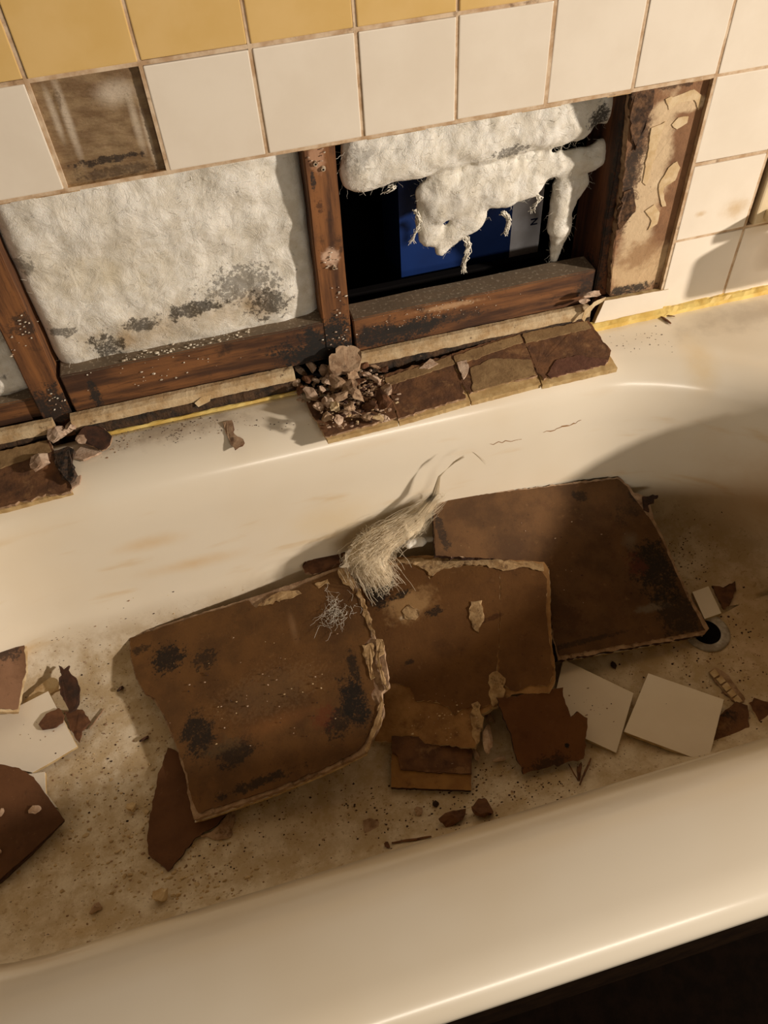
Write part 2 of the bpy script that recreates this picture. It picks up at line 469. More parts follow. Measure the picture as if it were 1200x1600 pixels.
for i, (a, b) in enumerate(((-.45, -.128), (-.104, .206), (.288, .655))):
    strip('tiling_flange', a, b, .003, .017, ZR + .016, ZR + .0345, M_flange, tub, .00022, .003, i)
    strip('mould_gap', a, b, .0015, .014, ZR - .01, ZR + .021, mat('black_mould_line_%d' % i, (.02, .014, .009), srgb(84, 60, 38), 45, .95, bmp=(200, 1, .002), layers=[(srgb(170, 140, 100), 120, .62, .70, .8)]), tub, .0008, .003, i + 9)
strip('caulk_bead', -.075, .205, -.0045, .000, ZR - .002, ZR + .0035, M_caulk, tub, .0006, .008, 31)
strip('caulk_bead', .655, 1.12, -.011, .001, ZR - .002, ZR + .010, M_caulk, tub, .0008, .008, 32)

# ------------------------------------------------------------------ studs and blocking
GX, GZ = (.12, 1, 1.0), (1, 1, .12)
M_stud = wood('stud_wood', srgb(138, 90, 48), srgb(86, 53, 28), (1, 1, .10), blobs=[
    (BLACK, px(525, 535, .02), (.05, .03, .07), 60, .7, .4, 1),
    (BLACK, px(85, 640, .02), (.05, .03, .06), 60, .8, .4, .9),
    (BLACK, px(40, 505, .02), (.035, .02, .03), 70, .9, .4, .7),
    (srgb(205, 172, 145), px(518, 402, .02), (.014, .02, .016), 120, .6, .15, .9),
    (srgb(180, 140, 110), px(495, 245, .02), (.012, .02, .022), 120, .6, .2, .8),
    (BLACK, px(490, 285, .02), (.005, .02, .016), 120, .6, .2, .9),
    (srgb(60, 32, 14), px(500, 325, .02), (.006, .02, .014), 150, .7, .4, .7)])
M_block = wood('blocking_wood', srgb(126, 82, 44), srgb(66, 40, 22), (.12, 1, 1.2), blobs=[
    (BLACK, px(150, 620, .02), (.012, .03, .05), 80, .5, .4, .95),
    (BLACK, px(492, 560, .02), (.085, .03, .07), 50, .8, .4, 1), (BLACK, px(400, 590, .02), (.08, .03, .012), 60, .9, .4, .8),
    (BLACK, px(620, 520, .02), (.12, .03, .028), 50, .8, .4, .95),
    (BLACK, px(700, 500, .02), (.10, .03, .012), 60, .9, .4, .7),
    (BLACK, px(920, 450, .02), (.03, .03, .03), 70, .9, .4, .8),
    (srgb(196, 160, 120), px(700, 480, .02), (.06, .02, .006), 90, .8, .3, .6)],
    layers=[])
def add_top_dust(m):
    t = m.node_tree; b = t.nodes['Principled BSDF']
    old = b.inputs['Base Color'].links[0].from_socket
    g = nd(t, 'ShaderNodeNewGeometry'); s = nd(t, 'ShaderNodeSeparateXYZ'); t.links.new(g.outputs['Normal'], s.inputs[0])
    k = ramp(t, mth(t, 'ADD', s.outputs['Z'], mth(t, 'MULTIPLY', noise_n(t, 90, 4), .2)), .7, .95, 0, .85)
    c = mix(t, ramp(t, noise_n(t, 220, 3), .55, .7), srgb(118, 104, 84), srgb(170, 156, 134))
    t.links.new(mix(t, k, old, c), b.inputs['Base Color'])
add_top_dust(M_block)
def beam(name, lo, hi, m, label, rot=0, seed=1):
    bm = bmesh.new(); addbox(bm, lo, hi)
    bmesh.ops.subdivide_edges(bm, edges=[e for e in bm.edges if e.calc_length() > .1], cuts=24)
    bmesh.ops.bevel(bm, geom=[e for e in bm.edges if e.is_boundary is False and len(e.link_faces) == 2 and e.calc_face_angle(0) > 1], offset=.0016, segments=2, affect='EDGES')
    c = Vector([(lo[i] + hi[i]) / 2 for i in range(3)])
    for v in bm.verts:
        v.co += Vector((noise.noise(v.co * 18 + Vector((seed, 0, 0))), noise.noise(v.co * 18 + Vector((0, seed, 9))), noise.noise(v.co * 18 + Vector((5, 0, seed))))) * .0012
        if rot:
            d = v.co - c; v.co.x += d.z * rot
    o = obj(name, bm, m); return tag(o, label, 'stud' if 'stud' in name else 'beam')
stL = beam('timber_stud', (-.1365, .021, .30), (-.0985, .108, 1.0), M_stud, 'mouldy wooden stud at the left side of the open wall', .02, 1)
stM = beam('timber_stud', (.261, .021, .425), (.299, .108, 1.0), M_stud, 'wooden stud with plaster lumps in the middle of the open wall', .016, 2)
stR = beam('timber_stud', (.664, .021, .30), (.702, .108, 1.0), wood('dark_stud_wood', srgb(112, 66, 34), srgb(60, 34, 18), (1, 1, .10),
     blobs=[(BLACK, (.66, .03, .47), (.03, .05, .05), 60, .8, .4, .95), (BLACK, (.66, .02, .62), (.03, .015, .2), 60, .8, .4, .9)]), 'dark wooden stud at the right side of the open wall beside the black hole', -.01, 3)
beam('blocking', (-.097, .022, .428), (.262, .062, .492), M_block, 'stained wooden crosspiece below the wide sheet of insulation', 0, 4)
beam('blocking', (.300, .022, .428), (.663, .062, .486), M_block, 'stained wooden crosspiece below the black hole', 0, 5)
beam('blocking', (-.50, .030, .400), (-.137, .070, .462), M_block, 'wooden crosspiece at the far left edge under crumpled insulation', 0, 6)
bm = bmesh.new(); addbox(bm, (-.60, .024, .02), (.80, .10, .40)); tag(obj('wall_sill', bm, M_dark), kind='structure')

# screws on the middle stud
def screw(u, v, y, parent, m):
    p = ony(u, v, y)
    bm = bmesh.new()
    bmesh.ops.create_cone(bm, cap_ends=True, segments=14, radius1=.0034, radius2=.0026, depth=.003, matrix=Matrix.Translation(p) @ Matrix.Rotation(math.pi / 2, 4, 'X'))
    s = obj('screw', bm, m, parent)
    bm = bmesh.new()
    bmesh.ops.create_cone(bm, cap_ends=True, segments=8, radius1=.0011, radius2=.0011, depth=.0006, matrix=Matrix.Translation(p + Vector((0, -.0018, 0))) @ Matrix.Rotation(math.pi / 2, 4, 'X'))
    obj('screw_socket', bm, M_dark, s)
M_screw = mat('plaster_coated_screw', srgb(200, 185, 160), srgb(120, 90, 60), 200, .6)
screw(505, 264, .0195, stM, M_screw); screw(522, 418, .0195, stM, M_screw); screw(493, 256, .0195, stM, M_screw)

# ------------------------------------------------------------------ bare board strip right of the hole
def zb(u, v): return px(u, v, .008)
M_patch = mat('peeled_board', srgb(140, 102, 70), srgb(118, 84, 56), 20, .9, bmp=(120, .8, .0015), layers=[(srgb(92, 66, 46), 60, .56, .70, .6), (srgb(60, 42, 30), 26, .60, .72, .5)], blobs=[
    (srgb(206, 182, 146), zb(1010, 300), (.030, .02, .16), 30, .7, .12, .95),
    (srgb(206, 182, 146), zb(1065, 165), (.05, .02, .012), 50, .8, .12, .95),
    (srgb(200, 172, 132), zb(1000, 420), (.06, .02, .045), 40, .6, .15, .9),
    (srgb(218, 196, 160), zb(1035, 285), (.016, .02, .010), 70, .7, .12, .9),
    (srgb(150, 116, 80), zb(1000, 400), (.04, .02, .03), 60, .9, .3, .8),
    (srgb(92, 68, 48), zb(992, 260), (.020, .02, .15), 60, .9, .3, .85),
    (BLACK, zb(1005, 180), (.02, .02, .03), 70, .9, .4, .75),
    (BLACK, zb(990, 250), (.014, .02, .12), 80, 1.0, .4, .75),
    (BLACK, zb(985, 452), (.06, .02, .012), 80, .8, .4, .9),
    (srgb(60, 40, 24), zb(1060, 130), (.06, .02, .010), 80, .7, .4, .8)])
yp = Plane((0, .0085, 0), (0, -1, 0))
strip_root = empty('board_strip', (.715, .014, ROW[4] + .02), 'bare peeling strip of wall board between dark stud and white tiles', 'wall board')
slab('gypsum_core', [(989, 128), (1112, 112), (1109, 150), (1085, 262), (1062, 350), (1036, 458), (952, 462), (957, 400), (972, 300), (982, 200)],
     yp, .012, [M_patch, M_gyps_dirty], strip_root, jag=.0006, seed=4, rough=.0003)
# raised curls of the torn facing
M_torn = mat('torn_edge_layer', srgb(196, 166, 122), srgb(160, 128, 86), 90, .95, bmp=(220, .8, .001), layers=[(srgb(92, 62, 36), 70, .50, .66, .85)])
M_scrap = mat('torn_cream_paper', srgb(216, 194, 156), srgb(196, 168, 124), 50, .9, bmp=(160, .7, .001))
for i, q in enumerate(([(1030, 288), (1045, 262), (1058, 252), (1063, 262), (1055, 282), (1038, 292), (1036, 300), (1041, 322), (1035, 323), (1030, 302)],
                       [(1050, 195), (1060, 184), (1076, 182), (1074, 192), (1058, 202)],
                       [(1008, 330), (1022, 320), (1031, 332), (1027, 350), (1012, 360), (1018, 345)],
                       [(1040, 155), (1085, 140), (1098, 150), (1092, 172), (1085, 156), (1064, 160), (1045, 172)],
                       [(1018, 200), (1040, 190), (1030, 215), (1022, 250), (1010, 290), (1004, 285), (1012, 240)])):
    slab('paper_curl', q, yp.up(.0012), .0012, M_scrap, strip_root, jag=.0005, seed=20 + i)
M_brace = mat('crumbled_edge', srgb(110, 80, 54), srgb(50, 34, 22), 90, .95, bmp=(200, 1, .002))
for i, q in enumerate(([(988, 142), (1022, 136), (1020, 170), (1008, 200), (992, 235), (985, 200)], [(975, 300), (990, 295), (992, 330), (968, 360), (966, 330)])):
    slab('crumbled_edge', q, yp.up(.002), .006, M_brace, strip_root, jag=.0012, seed=30 + i, rough=.001)

# broken lower tile, still standing on the rim
yt = Plane((0, -.0025, .42), (0, -1, .06))
bt = empty('broken_tile', (.712, .004, ZR), 'broken white wall tile remnant standing on the tub rim under the peeling strip', 'tile')
slab('glazed_body', [(930, 503), (945, 470), (1045, 452), (1047, 456), (1035, 482), (925, 512)], yt, .008, [M_white, M_tile_side], bt, jag=.0002, seed=3)
slab('board_backing', [(940, 468), (1047, 448), (1046, 453), (946, 473)], yt.up(-.0085), .010, [M_gyps_dirty, M_darkbrown], bt, jag=.0006, seed=6)

# soap dish on the wall at the right edge of the view
M_cer = mat('ceramic', srgb(222, 204, 168), srgb(214, 194, 156), 12, .2, bmp=None)
bm = bmesh.new()
sx0, sx1, sz0, sz1 = 8 * P + .008, 9 * P - .003, ROW[3] + .004, ROW[2] - .004
addbox(bm, (sx0, -.006, sz0), (sx1, .008, sz1), .003)
sd = obj('soap_dish', bm, M_cer); tag(sd, 'ceramic soap dish on the tiles, cut by the right edge', 'soap dish')
bm = bmesh.new()
addbox(bm, (sx0 + .012, -.060, sz0 + .008), (sx1 - .004, -.004, sz0 + .024), .005)
addbox(bm, (.915, -.096, sz0 - .060), (1.10, -.050, sz0 + .010), .012)  # block out of view, shaped to cast the shadow on the tiles
obj('tray_and_shadow_block', bm, M_cer, sd)

# ------------------------------------------------------------------ insulation
def fluff_displace(bm, seeds, amps, scales):
    bm.normal_update()
    for v in bm.verts:
        d = 0
        for a, s in zip(amps, scales):
            d += a * noise.noise(v.co * s + Vector((seeds, 0, 0)))
        v.co += v.normal * d
def strands(name, specs, mat_, parent, seed=1):
    """specs: list of (points, radius) thin 3-sided tubes"""
    bm = bmesh.new()
    for pts, r in specs:
        prev = None
        for i, p in enumerate(pts):
            t = (pts[min(i + 1, len(pts) - 1)] - pts[max(i - 1, 0)])
            if t.length < 1e-7: t = Vector((0, 0, 1))
            t.normalize(); a = t.orthogonal().normalized(); b = t.cross(a)
            rr = r * (1 - .7 * i / len(pts))
            q = [bm.verts.new(p + (a * math.cos(k * 2.094) + b * math.sin(k * 2.094)) * rr) for k in range(3)]
            if prev:
                for k in range(3): bm.faces.new((prev[k], prev[(k + 1) % 3], q[(k + 1) % 3], q[k]))
            prev = q
    return obj(name, bm, mat_, parent, smooth=True)
def fuzz(bm_or_me, n, L, r, seed, off=Vector((0, 0, 0)), spread=.6):
    """random curled strands growing from a mesh surface (object data)"""
    rnd = random.Random(seed); me = bm_or_me; out = []
    polys = me.polygons
    for _ in range(n):
        p = polys[rnd.randrange(len(polys))]
        c = Vector(p.center) + off; nn = Vector(p.normal)
        d = (nn * .5 + Vector((rnd.gauss(0, spread), rnd.gauss(0, spread), rnd.gauss(0, spread)))).normalized()
        pts = [c - d * .001]
        for k in range(5):
            d = (d + Vector((rnd.gauss(0, .45), rnd.gauss(0, .45), rnd.gauss(0, .45)))).normalized()
            pts.append(pts[-1] + d * L * rnd.uniform(.12, .25))
        out.append((pts, r * rnd.uniform(.6, 1.3)))
    return out
WOOL = srgb(240, 237, 226); WOOL2 = srgb(222, 216, 200)
def wool_mat(name, blobs=(), base=WOOL, var=WOOL2, layers=()):
    m = mat(name, base, var, 45, .95, blobs=blobs, bmp=(110, .6, .0016), layers=layers, spec=.1)
    b = m.node_tree.nodes['Principled BSDF']; t = m.node_tree
    bump(t, b, mth(t, 'ADD', noise_n(t, 38, 7, .62, dist=2.2), mth(t, 'MULTIPLY', noise_n(t, 190, 4, .7, dist=3), .35)), .6, .004)
    b.inputs['Subsurface Weight'].default_value = .15; b.inputs['Subsurface Radius'].default_value = (.006, .005, .004); b.inputs['Subsurface Scale'].default_value = .5
    return m
M_fibre = mat('glass_fibre', srgb(238, 232, 216), rough=.7, bmp=None, spec=.2)
MOLD = srgb(58, 50, 40)
yi = .045
M_batt = wool_mat('mouldy_wool', blobs=[
    (srgb(168, 142, 98), px(220, 520, yi), (.12, .05, .05), 22, .9, .8, .55), (srgb(176, 150, 108), px(350, 480, yi), (.10, .05, .04), 26, 1.0, .8, .5), (srgb(200, 186, 150), px(150, 430, yi), (.10, .05, .05), 30, 1.1, .8, .5),
    (srgb(165, 128, 70), px(200, 530, yi), (.02, .05, .02), 60, .9, .5, .5),
    (srgb(150, 115, 60), px(405, 470, yi), (.03, .05, .035), 40, .9, .5, .5),
    (MOLD, px(300, 480, yi), (.060, .05, .016), 60, 1.3, .30, .85),
    (MOLD, px(220, 505, yi), (.030, .05, .014), 70, 1.3, .30, .8),
    (MOLD, px(165, 540, yi), (.032, .05, .030), 90, 1.3, .25, .85),
    (MOLD, px(100, 515, yi), (.030, .05, .010), 90, 1.4, .25, .7),
    (MOLD, px(150, 570, yi), (.06, .05, .014), 70, 1.2, .4, .7),
    (MOLD, px(420, 470, yi), (.035, .05, .030), 80, 1.4, .25, .8),
    (MOLD, px(380, 440, yi), (.06, .05, .03), 160, 1.6, .15, .6),
    (MOLD, px(35, 415, yi), (.02, .05, .014), 150, 1.6, .15, .5)],
    layers=[(srgb(90, 76, 56), 330, .745, .765, .7)])
def batt(name, x0, x1, z0, z1, y, m, label, seed, nx=150, nz=110, amp=.006, roll=.02):
    bm = bmesh.new(); vs = {}
    for i in range(nx + 1):
        for j in range(nz + 1):
            X = x0 + (x1 - x0) * i / nx; Z = z0 + (z1 - z0) * j / nz
            ex = min(X - x0, x1 - X); ez = Z - z0
            Y = y + roll * math.exp(-ex / .008) + roll * math.exp(-ez / .012)
            q = Vector((X, seed, Z))
            Y -= amp * noise.noise(q * 14) + amp * .45 * noise.noise(q * 34) + amp * .16 * noise.noise(q * 75) + .0003 * noise.noise(q * 190)
            vs[i, j] = bm.verts.new((X, Y, Z))
    for i in range(nx):
        for j in range(nz): bm.faces.new((vs[i, j], vs[i + 1, j], vs[i + 1, j + 1], vs[i, j + 1]))
    # closed back so the sheet has real thickness
    e = [x for x in bm.edges if x.is_boundary]
    r = bmesh.ops.extrude_edge_only(bm, edges=e)
    nv = [g for g in r['geom'] if isinstance(g, bmesh.types.BMVert)]
    for v in nv: v.co.y = .112
    bmesh.ops.contextual_create(bm, geom=[x for x in bm.edges if x.is_boundary])
    bmesh.ops.recalc_face_normals(bm, faces=bm.faces[:])
    o = obj(name, bm, m, smooth=True); return tag(o, label, 'insulation')
b1 = batt('insulation_batt', -.098, .262, .470, .80, .040, M_batt, 'wide white sheet of glass wool with black mould between the left and middle studs', 3)
sp = fuzz(b1.data, 500, .010, .00022, 4, b1.location, .8)
bmf = strands('loose_fibre', [([q - b1.location * 0 for q in pts], r) for pts, r in sp], M_fibre, b1); bmf['kind'] = 'stuff'
b0 = batt('insulation_batt', -.50, -.137, .452, .80, .046, wool_mat('grey_wool', layers=[(MOLD, 50, .54, .7, .7)],
     blobs=[(srgb(120, 104, 80), px(25, 630, .04), (.03, .05, .03), 40, .9, .6, .7)]), 'crumpled greyish insulation at the far left edge behind the left stud', 8, 90, 70, .012)

# torn batt hanging in the right bay: lobes joined by remeshing
def blobs_mesh(name, lobes, voxel, m, seed, amps, scales, parent=None):
    bm = bmesh.new()
    for c, r in lobes:
        bmesh.ops.create_icosphere(bm, subdivisions=3, radius=1, matrix=Matrix.Translation(c) @ Matrix.Diagonal((r[0], r[1], r[2], 1)))
    me = bpy.data.meshes.new('tmp'); bm.to_mesh(me); bm.free()
    o = bpy.data.objects.new('tmp', me); COL.objects.link(o)
    md = o.modifiers.new('r', 'REMESH'); md.mode = 'VOXEL'; md.voxel_size = voxel
    dg = bpy.context.evaluated_depsgraph_get(); me2 = bpy.data.meshes.new_from_object(o.evaluated_get(dg))
    bpy.data.objects.remove(o)
    bm = bmesh.new(); bm.from_mesh(me2)
    for _ in range(7): bmesh.ops.smooth_vert(bm, verts=bm.verts[:], factor=.5, use_axis_x=True, use_axis_y=True, use_axis_z=True)
    fluff_displace(bm, seed, amps, scales)
    return obj(name, bm, m, parent, smooth=True)
def lob(u, v, y, r, sy=.7, sx=1, sz=1): return (ony(u, v, y), (r * sx, r * sy, r * sz))
def chain(a, b, n, y, r0, r1, sy=.7):
    out = []
    for i in range(n):
        t = i / (n - 1); out.append(lob(a[0] + (b[0] - a[0]) * t, a[1] + (b[1] - a[1]) * t, y, r0 + (r1 - r0) * t, sy))
    return out
L = []
L += chain((562, 265), (640, 248), 6, .058, .026, .028)
L += chain((650, 246), (900, 195), 14, .060, .028, .024)
L += chain((560, 232), (955, 160), 16, .066, .025, .025)
L += chain((690, 290), (925, 246), 14, .060, .018, .018)
L += chain((690, 322), (830, 285), 8, .058, .024, .020, .5)
L += chain((668, 300), (674, 365), 6, .064, .018, .018, .5)
L += chain((735, 335), (690, 388), 7, .062, .026, .010, .5)
L += chain((720, 300), (790, 300), 5, .056, .024, .022, .5)
L += chain((905, 250), (895, 318), 5, .066, .014, .008)
L += chain((884, 292), (872, 352), 6, .062, .020, .018)
L += chain((905, 285), (880, 330), 4, .064, .013, .012)
L += chain((872, 360), (864, 412), 5, .066, .016, .009)
L += [lob(930, 245, .060, .016), lob(938, 232, .060, .014)]
M_wool2 = wool_mat('torn_wool', blobs=[
    (srgb(48, 44, 38), px(936, 182, .05), (.022, .06, .022), 60, .7, .3, .92),
    (MOLD, px(560, 250, .05), (.03, .05, .03), 60, 1.1, .5, .35),
    (MOLD, px(800, 235, .05), (.03, .05, .01), 150, 1.6, .15, .7),
    (srgb(150, 140, 120), px(690, 330, .06), (.05, .05, .03), 40, .8, .8, .45)], layers=[(srgb(80, 70, 52), 300, .74, .76, .6)])
torn = blobs_mesh('torn_insulation', L, .0032, M_wool2, 5, (.006, .0028, .0010), (16, 42, 150))
tag(torn, 'torn white glass wool hanging into the black hole, with ragged lobes', 'insulation')
sp = fuzz(torn.data, 900, .014, .00022, 9, torn.location, .7)
for (u0, v0), (u1, v1), k in (((722, 362), (730, 424), 26), ((785, 332), (797, 366), 16), ((648, 330), (650, 378), 10), ((610, 292), (606, 302), 5), ((835, 300), (838, 330), 8)):
    rnd = random.Random(u0)
    for _ in range(k):
        a, b = ony(u0, v0, .058), ony(u1, v1, .058)
        pts = [a + (b - a) * (i / 6) + Vector((rnd.gauss(0, .0022) + .006 * math.sin(i * .8), rnd.gauss(0, .002), rnd.gauss(0, .0012))) for i in range(7)]
        sp.append((pts, .0009))
bmf = strands('loose_fibre', sp, M_fibre, torn); bmf['kind'] = 'stuff'

# ------------------------------------------------------------------ blue carton behind the wall
yb = .150
pa, pb, pc = ony(622, 300, yb), ony(803, 300, yb), ony(851, 290, yb)
zb0, zb1 = ony(800, 428, yb).z - .004, ROW[2] + .10
carton = empty('carton', (pb.x, yb, zb0), 'blue and white printed carton seen through the black hole in the wall', 'box')
M_blue = mat('blue_print', srgb(8, 44, 104), srgb(6, 38, 92), 10, .5, bmp=None)
M_cw = mat('white_print', srgb(225, 225, 232), srgb(205, 203, 206), 20, .6, bmp=None, layers=[(srgb(150, 145, 140), 30, .6, .75, .4)])
box('carton_body', (pa.x, yb, zb0), (pc.x, yb + .10, zb1), M_blue, carton)
box('white_panel', (pb.x, yb - .0008, zb0), (pc.x - .0002, yb + .0002, zb1), M_cw, carton)
fm = mat('navy_print', srgb(18, 26, 70), rough=.5, bmp=None)
def letters(txt, u, v, size):
    cu = bpy.data.curves.new('lettering', 'FONT'); cu.body = txt; cu.size = size; cu.extrude = .0002; cu.align_x = 'LEFT'; cu.offset = .0004
    p = ony(u, v, yb - .0011)
    o = bpy.data.objects.new('lettering', cu); COL.objects.link(o); cu.materials.append(fm)
    dg = bpy.context.evaluated_depsgraph_get(); me = bpy.data.meshes.new_from_object(o.evaluated_get(dg))
    bpy.data.objects.remove(o)
    o = bpy.data.objects.new('lettering', me); COL.objects.link(o); o.parent = carton
    o.matrix_basis = Matrix.Translation(p - carton.location) @ Matrix.Rotation(math.pi / 2, 4, 'X') @ Matrix.Rotation(math.pi / 2, 4, 'Z')
letters('TOP', 834, 420, .0155); letters('N', 839, 351, .0155)
wb = box('shelf_board', (-.72, .14, zb0 - .02), (.98, .50, zb0 - .001), M_dark); tag(wb, kind='structure'); wb.name = 'trim_1'

# ------------------------------------------------------------------ tiles lying face down on the ledge
ZL = ZR
def tile_down(name, quad, pl, label, glue, seed, cat='tile', group=None, th=.008, mats=None, jag=.0007):
    c = pl.at(*quad[0])
    r = empty(name, (c.x, c.y, c.z - th - .003), label, cat, group)
    slab('tile_body', quad, pl, th, [M_gl, M_gl], r, jag=.0002, seed=seed)
    return r
M_gl = mat('tile_back', srgb(204, 176, 124), srgb(180, 148, 96), 50, .85, bmp=(150, .6, .001), layers=[(srgb(120, 84, 44), 50, .55, .7, .6)])
def lk(name, blobs=()): return mat(name, srgb(116, 78, 46), srgb(84, 54, 32), 40, .85, bmp=(150, .8, .0014), blobs=blobs,
      layers=[(srgb(150, 112, 72), 26, .55, .66, .6), (srgb(60, 38, 22), 50, .55, .72, .7), (srgb(205, 180, 150), 170, .68, .73, .7)])
M_ledge = lk('wet_brown_facing')
p1 = plane3((500, 688, ZL + .005), (735, 628, ZL + .004), (600, 590, ZL + .014))
p1 = plane3((512, 688, ZL + .000), (960, 578, ZL + .000), (700, 555, ZL + .012))
quads = [([(482, 632), (598, 592), (622, 660), (512, 688)], [(478, 628), (598, 588), (620, 652), (508, 682), (492, 655)],
          'tile lying face down on the tub ledge, buried under the crumbled plaster'),
         ([(600, 590), (706, 556), (735, 628), (624, 660)], [(600, 586), (705, 553), (722, 605), (728, 622), (690, 632), (640, 648), (622, 655)],
          'brown backed tile face down on the ledge just right of the plaster pile'),
         ([(708, 556), (813, 522), (845, 600), (737, 628)], [(706, 553), (812, 519), (832, 560), (840, 586), (805, 595), (775, 598), (735, 614), (722, 600)],
          'third fallen tile from the pile, face down, with a torn pale strip'),
         ([(815, 521), (918, 500), (965, 575), (848, 602)], [(813, 518), (918, 498), (940, 530), (955, 548), (950, 565), (905, 578), (850, 592), (838, 580)],
          'tile face down on the ledge nearest the broken white wall tile')]
for i, (q, f, lab) in enumerate(quads):
    r = tile_down('fallen_tile', q, p1, lab, None, 40 + i)
    slab('brown_facing', f, p1.up(.0035), .0035, [M_ledge, M_gyps_dirty], r, jag=.0011, seed=50 + i, rough=.0003)
M_rust = mat('torn_reddish_paper', srgb(104, 66, 46), srgb(84, 50, 34), 30, .85, bmp=(150, .8, .0014), layers=[(srgb(160, 124, 90), 60, .58, .68, .6)])
M_pale = mat('torn_pale_layer', srgb(150, 122, 82), srgb(128, 100, 64), 40, .85, bmp=(150, .8, .0014), layers=[(srgb(90, 62, 36), 60, .58, .68, .6)])
parts_on = [o for o in COL.objects if o.name.startswith('fallen_tile')]
for idx, q, m, h in ((3, [(855, 585), (870, 562), (905, 555), (950, 562), (945, 570), (905, 578), (860, 590)], M_rust, .0048),
                     (2, [(735, 575), (770, 560), (830, 562), (838, 585), (800, 595), (740, 612)], M_pale, .0046),
                     (2, [(709, 556), (812, 522), (817, 534), (714, 570)], M_pale, .0048),
                     (3, [(817, 521), (917, 501), (924, 512), (822, 536)], M_pale, .0048),
                     (1, [(602, 590), (705, 556), (711, 568), (606, 603)], M_pale, .0048),
                     (1, [(655, 575), (672, 560), (685, 568), (668, 576)], M_pink, .0058),
                     (2, [(714, 566), (730, 562), (733, 574), (724, 592)], M_pink, .0062)):
    slab('torn_layer', q, p1.up(h), .0016, m, parts_on[idx], jag=.0007, seed=60 + idx)
# left group on the ledge
pL = plane3((0, 790, ZL - .004), (110, 765, ZL - .002), (60, 690, ZL + .013))
r = tile_down('fallen_tile', [(-60, 735), (75, 690), (112, 768), (-20, 803)], pL, 'tile face down on the ledge at the far left edge', None, 44)
slab('brown_facing', [(-60, 730), (75, 686), (95, 720), (112, 735), (126, 748), (110, 768), (60, 775), (-20, 800)], pL.up(.004), .004, [lk('left_facing',
     blobs=[(BLACK, tuple(onz(98, 715, ZL)), (.022, .03, .02), 70, .6, .3, .9)]), M_gyps_dirty], r, jag=.0012, seed=58, rough=.0004)
slab('torn_layer', [(-30, 712), (72, 688), (80, 705), (-10, 735)], pL.up(.0055), .0016, M_pale, r, jag=.0006, seed=59)

# ------------------------------------------------------------------ chunks
def chunk_mesh(name, seed, flatness=.5, m=None, sub=2):
    rnd = random.Random(seed); bm = bmesh.new()
    bmesh.ops.create_icosphere(bm, subdivisions=sub, radius=.5)
    cuts = [(Vector((rnd.gauss(0, 1), rnd.gauss(0, 1), rnd.gauss(0, 1))).normalized(), rnd.uniform(.16, .36)) for _ in range(8)]
    for v in bm.verts:
        for nrm, d in cuts:
            k = v.co.dot(nrm)
            if k > d: v.co -= nrm * (k - d)
        v.co += Vector([rnd.uniform(-.045, .045) for _ in range(3)])
        v.co += v.co.normalized() * .16 * noise.noise(v.co * 4 + Vector((seed, 0, 0)))
        v.co.z *= flatness
    me = bpy.data.meshes.new(name); bm.to_mesh(me); bm.free()
    if m: me.materials.append(m)
    return me
CH = {}
for nm, m in (('pink', M_pink), ('cream', M_gyps), ('brown', M_brown), ('dark', M_darkbrown), ('dirty', M_gyps_dirty)):
    CH[nm] = [chunk_mesh('chunk_' + nm, 100 + i * 7 + len(nm), (.45, .6, .8, .35)[i], m) for i in range(4)]
def chunk(name, p, size, kind, label, cat, group=None, seed=0, sx=1, sy=1, rz=None, tilt=.3):
    rnd = random.Random(seed + int(p[0] * 9999) + int(p[1] * 7777))
    o = bpy.data.objects.new(name, rnd.choice(CH[kind])); COL.objects.link(o)
    size *= 1.4
    o.scale = (size * sx, size * sy, size)
    o.rotation_euler = (rnd.uniform(-tilt, tilt), rnd.uniform(-tilt, tilt), rnd.uniform(0, 6.28) if rz is None else rz)
    o.location = Vector(p) + Vector((0, 0, size * .17))
    return tag(o, label, cat, group)
def crumbs(name, spots, label, cat, parent=None, mats=None):
    """one mesh of tiny grains: spots = (point, size, material index)"""
    bm = bmesh.new(); rnd = random.Random(11)
    for p, s, mi in spots:
        r = bmesh.ops.create_icosphere(bm, subdivisions=1, radius=s) if s > .0016 else bmesh.ops.create_cube(bm, size=s * 1.6)
        rot = Matrix.Rotation(rnd.uniform(0, 6), 3, 'Z') @ Matrix.Rotation(rnd.uniform(0, 6), 3, 'X')
        k = Vector((rnd.uniform(.6, 1.3), rnd.uniform(.4, 1), rnd.uniform(.3, .6)))
        for v in r['verts']:
            c = rot @ v.co; v.co = Vector((c.x * k.x, c.y * k.y, c.z * k.z)) + p + Vector((rnd.uniform(-.2, .2), rnd.uniform(-.2, .2), rnd.uniform(0, .1))) * s
        for f in {f for v in r['verts'] for f in v.link_faces}: f.material_index = mi
    o = obj(name, bm, mats, parent)
    if not parent: tag(o, label, cat)
    o['kind'] = 'stuff'
    return o

